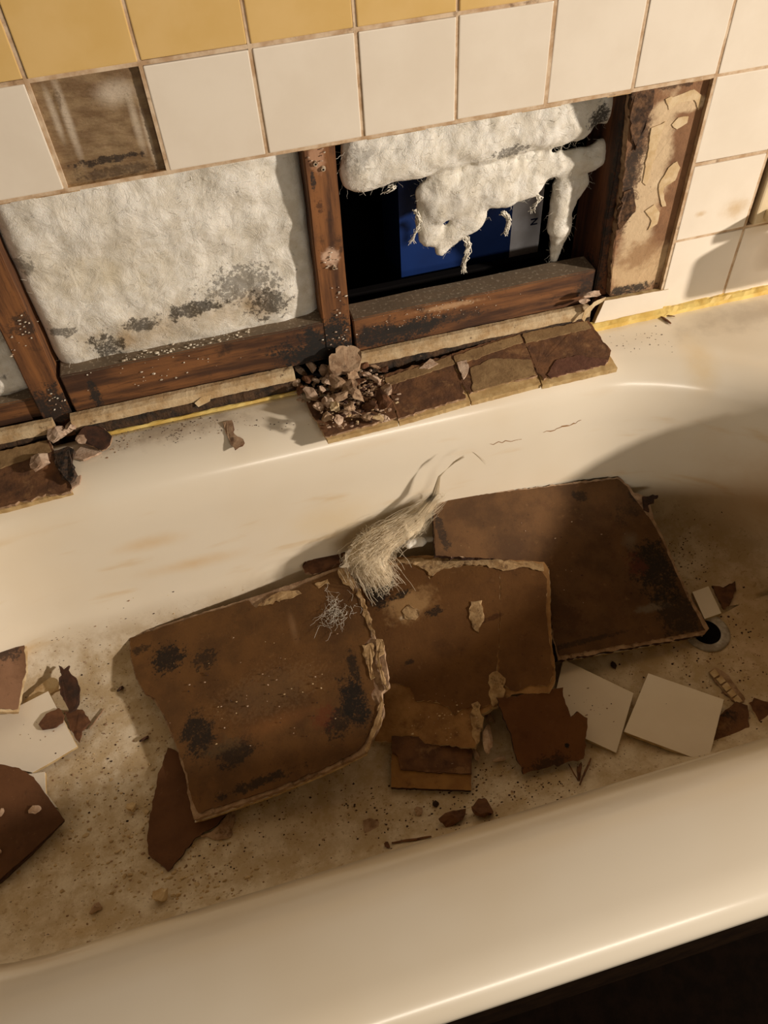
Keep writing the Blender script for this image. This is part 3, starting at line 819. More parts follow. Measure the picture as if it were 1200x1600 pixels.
# the plaster pile on the ledge: the big lump, then individual chunks
def zpile(u, v, h): return onz(u, v, ZL + h)
rnd = random.Random(21)
lump = slab('plaster_lump', [(512, 572), (518, 552), (530, 541), (548, 539), (563, 546), (565, 560), (560, 575), (540, 580), (520, 582)],
            Plane(onz(535, 565, ZL + .045), (0, -.5, 1)), .012, [M_gyps_dirty, M_gyps_dirty], None, jag=.0012, seed=71, rough=.0014)
tag(lump, 'largest brown plaster lump leaning on the foot of the middle stud', 'plaster')
big = [(470, 583, 18, 'pink'), (488, 578, 20, 'pink'), (507, 580, 17, 'pink'), (462, 600, 14, 'pink'), (480, 596, 19, 'brown'), (496, 598, 14, 'pink'), (512, 600, 16, 'pink'),
       (470, 612, 15, 'brown'), (486, 618, 18, 'pink'), (528, 602, 24, 'dirty'), (548, 610, 26, 'dirty'), (560, 600, 18, 'brown'), (575, 590, 16, 'pink'), (588, 598, 17, 'pink'),
       (604, 612, 17, 'pink'), (598, 630, 26, 'brown'), (578, 640, 22, 'brown'), (560, 622, 20, 'dirty'), (532, 622, 20, 'dirty'), (512, 630, 16, 'pink'), (498, 640, 14, 'pink'),
       (525, 638, 14, 'cream'), (545, 640, 15, 'dirty'), (592, 655, 14, 'cream'), (604, 658, 10, 'pink'), (572, 655, 14, 'dirty'), (510, 655, 16, 'dirty'), (530, 658, 14, 'pink'),
       (550, 590, 18, 'dirty'), (520, 590, 16, 'pink'), (540, 575, 12, 'pink'), (586, 575, 12, 'dirty'), (505, 612, 13, 'pink'), (600, 578, 10, 'brown'), (570, 575, 13, 'brown')]
for i, (u, v, s, k) in enumerate(big):
    h = .012 + .010 * max(0, 1 - abs(u - 535) / 70) + rnd.uniform(0, .003)
    chunk('plaster_chunk', onz(u, v, ZL + h), s * .00078 * 1.35, k, 'small broken plaster chunk in the pile on the ledge below the middle stud', 'plaster',
          'plaster chunks in the pile below the middle stud', i, sx=rnd.uniform(.8, 1.2), sy=rnd.uniform(.65, 1), tilt=.5)
sp_ = []
for _ in range(520):
    u = rnd.gauss(540, 38); v = rnd.gauss(618, 26)
    if not (455 < u < 628 and 560 < v < 680): continue
    if v > 688 - (u - 510) * .24 - 8 or (u < 500 and v > 630): continue
    h = .011 + .010 * max(0, 1 - abs(u - 540) / 75)
    sp_.append((onz(u, v, ZL + h), rnd.uniform(.0007, .0032), rnd.choice((0, 0, 1, 1, 2, 3))))
for _ in range(260):
    u = rnd.gauss(545, 34); v = rnd.gauss(620, 24)
    if v > 680 - (u - 510) * .24 - 8 or (u < 500 and v > 625) or not (458 < u < 625): continue
    sp_.append((onz(u, v, ZL + .011 + .010 * max(0, 1 - abs(u - 540) / 75)), rnd.uniform(.0024, .0046), rnd.choice((0, 1, 1, 3))))
crumbs('plaster_crumbs', sp_, 'loose plaster crumbs filling the pile on the ledge', 'plaster', None, [M_pink, M_gyps_dirty, M_gyps, M_darkbrown])
# thin stick across the pile
def stick(name, a, b, r, m, label, cat='splinter', group=None, flatk=.6):
    d = b - a; L = d.length; t = d.normalized(); s = t.cross(Vector((0, 0, 1))).normalized(); upv = s.cross(t)
    bm = bmesh.new(); rr = random.Random(int(a.x * 9999)); prev = None; N = 8
    for i in range(N + 1):
        k = .55 + .45 * math.sin(math.pi * (i + .6) / (N + 1.2))
        c = a + d * (i / N) + s * rr.gauss(0, r * .12)
        q = [bm.verts.new(c + s * math.cos(j * math.pi / 3) * r * k * rr.uniform(.85, 1.1) + upv * math.sin(j * math.pi / 3) * r * flatk * k) for j in range(6)]
        if prev:
            for j in range(6): bm.faces.new((prev[j], prev[(j + 1) % 6], q[(j + 1) % 6], q[j]))
        else: bm.faces.new(q[::-1])
        prev = q
    bm.faces.new(prev); bmesh.ops.recalc_face_normals(bm, faces=bm.faces[:])
    return tag(obj(name, bm, m), label, cat, group)
stick('splinter', onz(528, 628, ZL + .026), onz(590, 662, ZL + .014), .0008, M_pink, 'thin pale stick lying across the plaster pile')
# left plaster bits
for i, (u, v, s, k, h, sy, lab) in enumerate(((92, 686, 30, 'pink', .016, .8, 'pink plaster chunk at the foot of the left stud'),
        (112, 674, 22, 'pink', .016, .6, 'small pale plaster piece just right of the left stud foot'),
        (66, 730, 33, 'pink', .010, .7, 'oval pale plaster piece on the far left fallen tile'),
        (128, 690, 18, 'pink', .012, .8, 'rounded plaster bit under the dark paper scrap by the left stud'))):
    chunk('plaster_chunk', onz(u, v, ZL + h), s * .0009, k, lab, 'plaster', None, i, sx=1, sy=sy, rz=1.2, tilt=.15)
slab_s = slab('paper_scrap', [(118, 683), (128, 670), (145, 662), (162, 668), (175, 682), (172, 695), (160, 704), (140, 696)], plane3((118, 683, ZL + .016), (175, 682, ZL + .010), (160, 704, ZL + .006)), .003, [M_darkbrown, M_gyps_dirty], None, jag=.0009, seed=81, rough=.0006)
tag(slab_s, 'dark brown paper scrap on the ledge right of the left stud', 'paper')
tag(slab('plaster_flake', [(112, 714), (122, 702), (134, 692), (152, 702), (158, 706), (130, 718)], flat(ZL + .004), .003, [M_pink, M_pink], None, jag=.0006, seed=82),
    'pale plaster flake lying under the dark paper scrap', 'plaster')
tag(slab('mould_clump', [(84, 705), (100, 698), (114, 700), (112, 722), (118, 738), (108, 752), (96, 738), (86, 722)], flat(ZL + .013), .006, [mat('black_clump', BLACK, srgb(80, 60, 44), 150, .95, bmp=(200, 1, .003))] * 2, None, jag=.0014, seed=83, rough=.0016),
    'black mouldy crumb clump on the far left fallen tile', 'debris')
tag(slab('plaster_flake', [(106, 748), (126, 742), (124, 756), (112, 762)], pL.up(.006), .002, [M_pink, M_pink], None, jag=.0006, seed=84), 'tiny pale flake at the ragged corner of the far left fallen tile', 'plaster')
tag(slab('paper_scrap', [(348, 660), (362, 656), (366, 678), (380, 686), (382, 692), (368, 702), (360, 694), (352, 676)], Plane(hit(362, 678) + Vector((0, 0, .002)), tubz(*hit(362, 678).xy)[1]), .0015, [M_gyps_dirty, M_brown], None, jag=.0009, seed=85, rough=.0004),
    'small curved brown scrap stuck on the bare ledge left of the pile', 'paper')
tag(slab('paint_flake', [(304, 630), (315, 620), (330, 617), (328, 627), (310, 636)], Plane(ony(315, 626, .0), (0, -1, .6)), .0015, [M_gyps, M_brown], None, jag=.0003, seed=86), 'small cream paint flake on the dark gap below the insulation', 'paint flake')
# right end bits
for i, (u, v, s, lab) in enumerate(((926, 465, 22, 'grey plaster chunk at the lower right corner of the black hole'), (912, 474, 16, 'smaller plaster chunk beside the grey one at the hole corner'))):
    chunk('plaster_chunk', ony(u, v, .004), s * .0010, 'pink', lab, 'plaster', None, i, sx=1.3, sy=.6, rz=.2, tilt=.2)
tag(slab('torn_strip', [(947, 464), (944, 470), (930, 478), (918, 492), (913, 503), (909, 498), (914, 484), (928, 472)], Plane(ony(930, 480, -.002), (0, -1, .4)), .001, [M_gyps, M_gyps], None, jag=.0004, seed=87), 'thin curled pale strip between the plaster chunks and the broken tile', 'paper')
M_spl = wood('splinter_wood', srgb(120, 78, 40), srgb(90, 56, 28), (1, 1, 1))
stick('splinter', hit(1032, 496, .002), hit(1048, 507, .002), .0024, M_spl, 'short thick wood splinter on the right part of the ledge')
stick('splinter', hit(1036, 494, .002), hit(1054, 496, .002), .0013, M_spl, 'thin wood splinter behind the short thick one on the ledge')

# ------------------------------------------------------------------ boards in the tub
FZ = ZF
def bl(pl, u, v, rx, ry=None, col=BLACK, ns=60, amp=.9, soft=.35, k=.9):
    return (col, tuple(pl.at(u, v)), (rx, ry or rx, .05), ns, amp, soft, k)
GREY = srgb(120, 108, 92)
# board C (rear right)
PC_ = plane3((700, 778, FZ + .135), (965, 747, FZ + .105), (1100, 990, FZ + .016))
bc = empty('board_sheet', tuple(PC_.at(870, 1030) - Vector((0, 0, .02))), 'large dark brown board leaning at the rear right with red and black mould', 'wall board')
mC = kraft('dark_kraft', srgb(106, 75, 44), srgb(82, 57, 33), blobs=[
    bl(PC_, 905, 775, .02, .014, ns=90, k=.7), bl(PC_, 1020, 890, .055, .075, ns=50, amp=.7), bl(PC_, 995, 885, .03, .035, col=srgb(88, 44, 30), ns=60, amp=.6, soft=.6, k=.8),
    bl(PC_, 985, 845, .02, .02, col=GREY, ns=60, amp=.7, soft=.7, k=.6), bl(PC_, 1020, 950, .04, .008, col=GREY, ns=60, amp=.9, k=.7),
    bl(PC_, 1060, 960, .05, .05, ns=60, amp=.9, k=.75), bl(PC_, 985, 800, .05, .03, ns=40, amp=.9, soft=.8, k=.5), bl(PC_, 1000, 770, .03, .02, ns=60, k=.7),
    bl(PC_, 880, 960, .05, .04, col=srgb(70, 42, 20), ns=30, k=.5), bl(PC_, 690, 830, .01, .05, ns=70, k=.7), bl(PC_, 900, 1005, .14, .006, ns=70, amp=.8, k=.6)])
coreC = [(676, 792), (706, 776), (830, 762), (966, 745), (982, 757), (990, 770), (1012, 776), (1022, 812), (1036, 838), (1058, 890), (1080, 935), (1108, 982), (1100, 992), (985, 1012), (872, 1032), (864, 1000), (852, 882), (780, 873), (680, 868)]
slab('gypsum_core', coreC, PC_.up(-.001), .012, [M_gyps_dirty, M_darkbrown], bc, jag=.0007, seed=91)
slab('paper_facing', [(677, 793), (707, 778), (830, 764), (964, 748), (980, 760), (986, 772), (1002, 792), (1020, 818), (1034, 842), (1055, 892), (1076, 937), (1102, 984), (985, 1006), (874, 1024), (866, 1000), (853, 883), (780, 873), (681, 868)], PC_, .001, [mC, M_brown], bc, jag=.0005, seed=92)
slab('tile_backing', [(880, 900), (1050, 900), (1098, 994), (985, 1015), (874, 1034)], PC_.up(-.014), .007, [M_white, M_tile_side], bc, jag=.0002, seed=93)
slab('ragged_edge', [(1004, 776), (1028, 774), (1022, 786), (1012, 790), (1014, 800), (1006, 796)], PC_.up(.001), .003, [M_darkbrown, M_darkbrown], bc, jag=.0012, seed=94, rough=.001)
# board B (middle)
PB_ = plane3((600, 872, FZ + .068), (855, 880, FZ + .100), (700, 1165, FZ + .021))
bb = empty('board_sheet', tuple(PB_.at(700, 1165) - Vector((0, 0, .02))), 'middle brown board with cream torn edges and a vertical crack', 'wall board')
mB = kraft('mid_kraft', srgb(120, 83, 44), srgb(104, 70, 36), blobs=[
    bl(PB_, 640, 945, .05, .03, col=srgb(176, 140, 94), ns=60, amp=.9, soft=.3, k=.9), bl(PB_, 640, 960, .016, .006, col=srgb(220, 200, 168), ns=120, amp=1.0, soft=.15, k=.9), bl(PB_, 625, 930, .03, .008, ns=110, amp=1.1, k=.9), bl(PB_, 590, 925, .03, .04, ns=60, amp=.8, k=.9),
    bl(PB_, 680, 955, .02, .01, ns=160, amp=1.2, k=.8), bl(PB_, 770, 965, .03, .006, col=srgb(80, 48, 24), ns=80, k=.8), bl(PB_, 640, 1035, .012, .006, ns=100, k=.7)])
mBt = mat('tan_under_layer', srgb(176, 134, 82), srgb(146, 106, 62), 30, .9, bmp=(160, .7, .001), layers=[(srgb(90, 58, 30), 26, .52, .7, .7), (srgb(214, 192, 150), 150, .66, .71, .7)])
coreB = [(560, 900), (585, 872), (660, 868), (760, 872), (850, 878), (858, 890), (860, 950), (862, 1000), (868, 1060), (858, 1082), (800, 1085), (785, 1100), (748, 1118), (742, 1168), (660, 1162), (585, 1158), (590, 1080), (575, 1000)]
slab('gypsum_core', coreB, PB_.up(-.001), .012, [mBt, M_gyps], bb, jag=.0006, seed=95)
slab('paper_facing', [(570, 905), (600, 884), (640, 882), (662, 892), (672, 905), (684, 890), (720, 884), (760, 886), (781, 890), (781, 960), (778, 1030), (775, 1056), (768, 1070), (766, 1100), (742, 1112), (736, 1104), (722, 1108), (710, 1118), (700, 1104), (672, 1094), (650, 1096), (640, 1072), (620, 1068), (606, 1066), (590, 1080), (578, 1000)],
     PB_.up(.0004), .0012, [mB, M_gyps], bb, jag=.0009, seed=96)
slab('paper_facing', [(781, 889), (815, 884), (845, 892), (855, 905), (853, 955), (858, 1000), (864, 1055), (855, 1072), (830, 1070), (805, 1080), (790, 1072), (779, 1055), (779, 1020), (782, 960)],
     PB_.up(.0004), .0012, [mB, M_gyps], bb, jag=.0007, seed=97)
for i, q in enumerate(([(608, 874), (700, 870), (780, 873), (848, 880), (850, 893), (822, 886), (800, 890), (786, 892), (760, 882), (720, 884), (692, 888), (676, 900), (664, 890), (640, 880)],
                       [(736, 940), (752, 938), (756, 962), (748, 988), (738, 980), (734, 960)], [(628, 955), (640, 945), (656, 955), (650, 968), (632, 966)],
                       [(764, 1056), (776, 1048), (790, 1060), (786, 1092), (770, 1104), (764, 1080)], [(736, 1100), (746, 1096), (754, 1120), (750, 1150), (744, 1164), (738, 1150)])):
    slab('torn_edge', q, PB_.up(.0016), .0012, M_torn, bb, jag=.0014, seed=100 + i, rough=.0004)
slab('tile_backing', [(600, 1100), (742, 1110), (740, 1170), (660, 1165), (587, 1160)], PB_.up(-.014), .006, [M_white, M_tile_side], bb, jag=.0002, seed=98)
# board A (front left)
PA_ = plane3((200, 995, FZ + .024), (538, 888, FZ + .088), (302, 1280, FZ + .019))
ba = empty('board_sheet', tuple(PA_.at(302, 1280) - Vector((0, 0, .02))), 'largest brown board at the front left with black mould patches', 'wall board')
mA = kraft('front_kraft', srgb(116, 81, 43), srgb(94, 65, 35), blobs=[
    bl(PA_, 262, 1030, .035, .030, ns=130, amp=1.3, soft=.2, k=.9), bl(PA_, 320, 1030, .025, .02, ns=140, amp=1.5, soft=.2, k=.7), bl(PA_, 220, 1015, .02, .012, ns=120, amp=1.2, k=.7),
    bl(PA_, 310, 1150, .035, .055, ns=50, amp=.8, k=.9), bl(PA_, 370, 1175, .045, .03, ns=50, amp=.8, k=.8), bl(PA_, 400, 1225, .09, .012, ns=60, amp=1., k=.8),
    bl(PA_, 555, 1095, .030, .055, ns=45, amp=.8, k=.95), bl(PA_, 552, 1040, .010, .04, ns=60, amp=.7, k=.8), bl(PA_, 530, 1130, .03, .03, ns=60, amp=.9, k=.8),
    bl(PA_, 505, 1120, .03, .03, col=srgb(110, 48, 28), ns=60, amp=.8, soft=.6, k=.5), bl(PA_, 345, 1170, .05, .02, col=srgb(96, 78, 52), ns=50, amp=.9, soft=.5, k=.6),
    bl(PA_, 458, 980, .008, .04, col=srgb(160, 125, 90), ns=30, amp=.3, soft=.7, k=.5), bl(PA_, 430, 1130, .10, .02, col=srgb(160, 108, 60), ns=20, amp=.6, soft=.9, k=.5),
    bl(PA_, 420, 1080, .09, .04, col=srgb(190, 160, 120), ns=220, amp=1.6, soft=.15, k=.10)])
coreA = [(201, 994), (300, 962), (420, 925), (530, 886), (545, 888), (556, 908), (566, 935), (576, 960), (586, 998), (598, 1002), (603, 1035), (608, 1072), (596, 1082), (600, 1112), (592, 1135), (578, 1160), (572, 1175), (520, 1200), (430, 1238), (303, 1281), (296, 1250), (290, 1215), (276, 1170), (256, 1120), (240, 1092), (226, 1085), (212, 1060), (204, 1030)]
slab('gypsum_core', coreA, PA_.up(-.001), .008, [M_gyps_dirty, M_gyps_dirty], ba, jag=.0005, seed=105)
slab('paper_facing', [(203, 997), (300, 965), (388, 938), (400, 950), (440, 930), (470, 915), (528, 890), (534, 905), (540, 914), (552, 918), (560, 938), (572, 968), (580, 996), (570, 1006), (578, 1040), (586, 1075), (580, 1085), (590, 1108), (584, 1130), (570, 1160), (560, 1172), (516, 1196), (428, 1232), (310, 1270), (300, 1250), (293, 1215), (279, 1170), (258, 1120), (243, 1092), (228, 1085), (214, 1060), (206, 1030)],
     PA_.up(.0004), .0012, [mA, M_brown], ba, jag=.0006, seed=106)
for i, q in enumerate(([(528, 890), (543, 888), (556, 912), (552, 924), (545, 915), (536, 912), (530, 902)], [(556, 918), (562, 920), (576, 958), (586, 992), (582, 996), (570, 965)],
                       [(566, 1008), (582, 1004), (586, 1022), (580, 1040), (586, 1058), (580, 1062), (572, 1036)], [(588, 998), (600, 1004), (600, 1020), (592, 1026), (600, 1056), (608, 1078), (602, 1078), (590, 1040)],
                       [(402, 946), (424, 930), (440, 924), (466, 922), (470, 928), (446, 936), (420, 944)], [(492, 912), (512, 905), (514, 912), (498, 918)],
                       [(594, 1086), (600, 1100), (596, 1130), (584, 1150), (574, 1176), (570, 1172), (580, 1140), (588, 1120)])):
    slab('torn_edge', q, PA_.up(.0016), .0010, M_torn, ba, jag=.0013, seed=110 + i, rough=.0004)
slab('tile_backing', [(560, 1080), (590, 1130), (572, 1178), (520, 1204), (430, 1242), (304, 1285), (330, 1180)], PA_.up(-.009), .006, [M_white, M_tile_side], ba, jag=.0002, seed=107)
# fine strands stuck on board A
rnd = random.Random(5); sp = []
for _ in range(90):
    a = PA_.up(.002).at(rnd.gauss(525, 11), rnd.gauss(955, 14)); d = Vector((rnd.uniform(-1, 1), rnd.uniform(-1, 1), 0)).normalized(); pts = [a]
    for k in range(6):
        d = (d + Vector((rnd.gauss(0, .5), rnd.gauss(0, .5), 0))).normalized(); pts.append(pts[-1] + d * .004)
    sp.append((pts, .00022))
s_ = strands('stuck_fibre', sp, M_fibre, ba); s_['kind'] = 'stuff'

# torn small board piece (front, right of middle)
PD_ = plane3((782, 1098, FZ + .052), (880, 1075, FZ + .052), (820, 1210, FZ + .014))
mD = kraft('piece_kraft', srgb(116, 76, 42), srgb(104, 66, 36), blobs=[bl(PD_, 860, 1195, .045, .018, ns=60, k=.7), bl(PD_, 886, 1165, .005, .005, ns=60, amp=.3, k=1)])
o = slab('torn_board_piece', [(776, 1090), (800, 1088), (850, 1082), (880, 1074), (884, 1100), (892, 1120), (903, 1112), (918, 1122), (916, 1150), (912, 1185), (860, 1198), (818, 1210), (806, 1180), (795, 1140)], PD_, .006, [mD, M_darkbrown], None, jag=.0010, seed=120)
tag(o, 'small torn brown board piece with a nail hole lying left of the white tiles', 'wall board')
# long brown shard, under board A
PE_ = plane3((262, 1170, FZ + .010), (235, 1330, FZ + .006), (345, 1275, FZ + .006))
mE = kraft('shard_kraft', srgb(104, 68, 40), srgb(88, 56, 32))
o = slab('board_shard', [(262, 1168), (290, 1180), (300, 1240), (345, 1262), (358, 1262), (352, 1275), (338, 1290), (318, 1300), (300, 1316), (282, 1340), (262, 1362), (250, 1350), (232, 1335), (230, 1305), (238, 1260), (246, 1215)], PE_, .003, [mE, M_darkbrown], None, jag=.0009, seed=121)
tag(o, 'pointed dark brown shard sticking out from under the front left board', 'wall board')
o = slab('tile_scrap', [(310, 1305), (330, 1300), (345, 1285), (362, 1262), (368, 1270), (360, 1308), (340, 1312)], flat(FZ + .004), .003, [M_gyps_dirty, M_gyps_dirty], None, jag=.0006, seed=122)
tag(o, 'pale scrap lying beside the pointed brown shard', 'plaster')
# flipped tile half under board B
PF_ = plane3((611, 1230, FZ + .010), (735, 1235, FZ + .010), (680, 1165, FZ + .014))
r = empty('fallen_tile', tuple(PF_.at(611, 1230) - Vector((0, 0, .01))), 'brown backed tile poking out in front of the middle board', 'tile')
mF = mat('tile_back_brown', srgb(160, 118, 62), srgb(138, 98, 50), 30, .85, bmp=(120, .7, .001), layers=[(srgb(90, 58, 28), 60, .56, .7, .6)])
slab('tile_body', [(612, 1150), (738, 1152), (736, 1235), (611, 1230)], PF_, .008, [mF, M_darkbrown], r, jag=.0002, seed=123)
slab('brown_facing', [(612, 1150), (738, 1152), (737, 1209), (700, 1208), (660, 1205), (626, 1202), (622, 1182), (612, 1176)], PF_.up(.002), .002, [lk('dark_wet_facing'), M_darkbrown], r, jag=.0005, seed=124, rough=.0003)

# white tiles in the tub
def loose_tile(q, pl, lab, seed, name='loose_tile', m=None):
    r = empty(name, tuple(pl.at(*q[0]) - Vector((0, 0, .008))), lab, 'tile')
    slab('tile_body', q, pl.up(-.0012), .0065, [M_tile_side, M_tile_side], r, jag=.0002, seed=seed)
    slab('glaze', q, pl, .0012, [M_white, M_white], r, seed=seed)
    return r
TA = plane3((880, 1030, FZ + .016), (990, 1083, FZ + .013), (963, 1176, FZ + .010)); TB = plane3((1013, 1052, FZ + .012), (1131, 1093, FZ + .020), (975, 1143, FZ + .013))
loose_tile([(880, 1030), (990, 1083), (963, 1176), (858, 1128)], TA, 'speckled white tile partly under the torn brown piece', 131)
loose_tile([(1013, 1052), (1131, 1093), (1106, 1192), (975, 1143)], plane3((1013, 1052, FZ + .012), (1131, 1093, FZ + .020), (975, 1143, FZ + .013)), 'clean white tile nearest the front rim, right of the speckled one', 132)
loose_tile([(1082, 925), (1107, 916), (1127, 958), (1101, 967)], plane3((1082, 925, FZ + .014), (1107, 916, FZ + .013), (1101, 967, FZ + .010)), 'small white tile fragment at the edge of the drain', 133, 'tile_fragment')
PT = plane3((75, 1082, FZ + .026), (120, 1168, FZ + .016), (0, 1195, FZ + .014))
loose_tile([(75, 1080), (97, 1122), (120, 1166), (84, 1188), (50, 1207), (20, 1200), (-30, 1190), (-30, 1125), (20, 1108)], PT, 'white tile at the left edge with a brown flake on it', 134)
loose_tile([(20, 1212), (70, 1206), (71, 1238), (90, 1262), (30, 1250)], flat(FZ + .010), 'white tile corner showing behind the lower left brown board', 135, 'tile_fragment')
# left boards
PG = plane3((30, 930, FZ + .085), (45, 1060, FZ + .045), (0, 940, FZ + .095))
r = empty('board_sheet', tuple(PG.at(0, 1110)), 'upright brown board at the left edge with a frayed top', 'wall board')
mG = kraft('left_kraft', srgb(132, 98, 72), srgb(104, 74, 50), blobs=[bl(PG, 10, 980, .02, .03, ns=120, amp=1.2, k=.9), bl(PG, 10, 1020, .02, .02, ns=120, amp=1.4, k=.7)])
slab('gypsum_core', [(-80, 925), (8, 925), (22, 945), (30, 980), (42, 1010), (44, 1050), (38, 1072), (30, 1112), (-80, 1112)], PG, .010, [M_gyps, M_gyps], r, jag=.0005, seed=141)
slab('paper_facing', [(-80, 925), (7, 926), (19, 948), (27, 982), (39, 1012), (41, 1050), (35, 1070), (28, 1108), (-80, 1108)], PG.up(.0012), .0012, [mG, M_darkbrown], r, jag=.0006, seed=142)
rnd = random.Random(8); sp = []
for _ in range(260):
    a = PG.up(.001).at(rnd.uniform(-20, 16), rnd.uniform(925, 945)); d = Vector((rnd.gauss(.3, .3), rnd.gauss(.6, .3), rnd.gauss(.5, .3))).normalized(); pts = [a]
    for k in range(6):
        d = (d + Vector((rnd.gauss(0, .3), rnd.gauss(0, .3), rnd.gauss(0, .3)))).normalized(); pts.append(pts[-1] + d * .004)
    sp.append((pts, .0003))
s_ = strands('frayed_fibre', sp, mat('grey_fibre', srgb(150, 130, 108), rough=.8, bmp=None), r); s_['kind'] = 'stuff'
PH = plane3((50, 1212, FZ + .034), (100, 1280, FZ + .018), (0, 1372, FZ + .016))
r = empty('board_sheet', tuple(PH.at(0, 1372)), 'plain brown board in the lower left corner lying on tiles', 'wall board')
slab('paper_facing', [(-90, 1195), (0, 1194), (30, 1200), (52, 1214), (78, 1250), (101, 1281), (50, 1330), (0, 1374), (-90, 1430)], PH, .0015, [kraft('corner_kraft', srgb(98, 64, 38), srgb(84, 54, 30)), M_brown], r, jag=.0003, seed=143)
slab('gypsum_core', [(-90, 1195), (0, 1195), (30, 1202), (51, 1216), (77, 1252), (99, 1282), (49, 1334), (0, 1378), (-90, 1434)], PH.up(-.0016), .008, [M_darkbrown, M_darkbrown], r, jag=.0004, seed=144)
for u, v, s in ((55, 1266, 14), (3, 1270, 9), (0, 1330, 7)):
    chunk('plaster_chunk', PH.up(.002).at(u, v), s * .00085, 'pink', 'pale plaster crumb on the lower left brown board', 'plaster', 'crumbs on the lower left board', u)

# scraps and flakes in the tub
def scrap(name, q, h, m, lab, seed, cat='paper', th=.002, m2=None, rough=.0005, jag=.0009):
    z = hit(*q[0]).z
    pl = flat(min(max(z, FZ), FZ + .05) + h)
    tag(slab(name, q, pl, th, [m, m2 or m], None, jag=jag, seed=seed, rough=rough), lab, cat)
scrap('paper_scrap', [(92, 1040), (100, 1046), (108, 1040), (110, 1052), (118, 1058), (124, 1072), (124, 1100), (118, 1108), (108, 1114), (102, 1098), (94, 1085), (92, 1065), (96, 1055)], .012, M_darkbrown, 'dark ragged strip of paper beside the left white tile', 150)
scrap('paper_scrap', [(100, 1112), (118, 1108), (132, 1112), (142, 1128), (128, 1142), (124, 1160), (116, 1150), (108, 1130)], .010, M_brown, 'brown scrap tucked under the dark ragged strip on the left', 151)
tag(slab('paper_scrap', [(60, 1132), (72, 1115), (92, 1106), (100, 1118), (98, 1128), (80, 1138), (66, 1140)], PT.up(.004), .003, [M_brown, M_brown], None, jag=.0005, seed=152), 'oval brown flake lying on the left white tile', 'paper')
scrap('plaster_flake', [(35, 1100), (60, 1072), (78, 1058), (90, 1062), (92, 1078), (80, 1084), (50, 1102)], .010, M_gyps, 'pale crumbly layer between the left upright board and the white tile', 153, 'plaster', .004)
scrap('paper_scrap', [(1112, 915), (1130, 918), (1148, 908), (1150, 922), (1140, 945), (1132, 952), (1122, 935)], .004, M_brown, 'triangular brown scrap beside the tile fragment near the drain', 154)
scrap('paper_scrap', [(1120, 1120), (1150, 1096), (1168, 1102), (1170, 1140), (1135, 1158), (1112, 1165)], .006, lk('mottled', blobs=[(BLACK, tuple(onz(1136, 1120, FZ)), (.02, .02, .02), 80, .6, .3, .9)]), 'mottled brown scrap tucked behind the clean white tile', 155)
scrap('paper_scrap', [(1170, 1098), (1178, 1090), (1205, 1100), (1230, 1104), (1230, 1136), (1190, 1132)], .006, M_brown, 'brown scrap with a pale rim at the right edge of the tub floor', 156, m2=M_gyps)
scrap('mesh_scrap', [(1107, 1050), (1118, 1042), (1134, 1052), (1150, 1072), (1166, 1094), (1152, 1102), (1130, 1080)], .004, M_gyps_dirty, 'pale gridded strip of adhesive behind the clean white tile', 157, 'adhesive')
for i, (u, v) in enumerate(((1116, 1053), (1126, 1063), (1135, 1074), (1143, 1084), (1152, 1094))):
    p = onz(u, v, FZ + .0055); o = slab('adhesive_ridge', [(u - 7, v - 2), (u + 1, v - 8), (u + 8, v + 1), (u, v + 6)], flat(FZ + .0062), .002, [M_gyps, M_gyps], None, jag=.0003, seed=160 + i)
    ms = [x for x in COL.objects if x.name == 'mesh_scrap'][0]
    o.parent = ms; o.location = o.location - ms.location
scrap('paper_scrap', [(486, 855), (492, 850), (520, 856), (540, 862), (538, 878), (515, 890), (492, 896), (476, 894), (472, 882), (484, 872)], .030, M_brown, 'curled brown scrap behind the top edge of the front left board', 170, rough=.002, th=.006, m2=M_gyps_dirty)
scrap('plaster_flake', [(567, 1282), (578, 1278), (592, 1284), (594, 1300), (588, 1304), (570, 1302)], .003, M_gyps_dirty, 'round tan flake alone on the front part of the tub floor', 171, 'plaster')
tag(slab('flake_top', [(572, 1284), (590, 1280), (592, 1296), (582, 1302), (570, 1294)], flat(FZ + .006), .002, [M_brown, M_brown], None, jag=.0004, seed=172), 'brown layer on the round tan flake', 'paper')
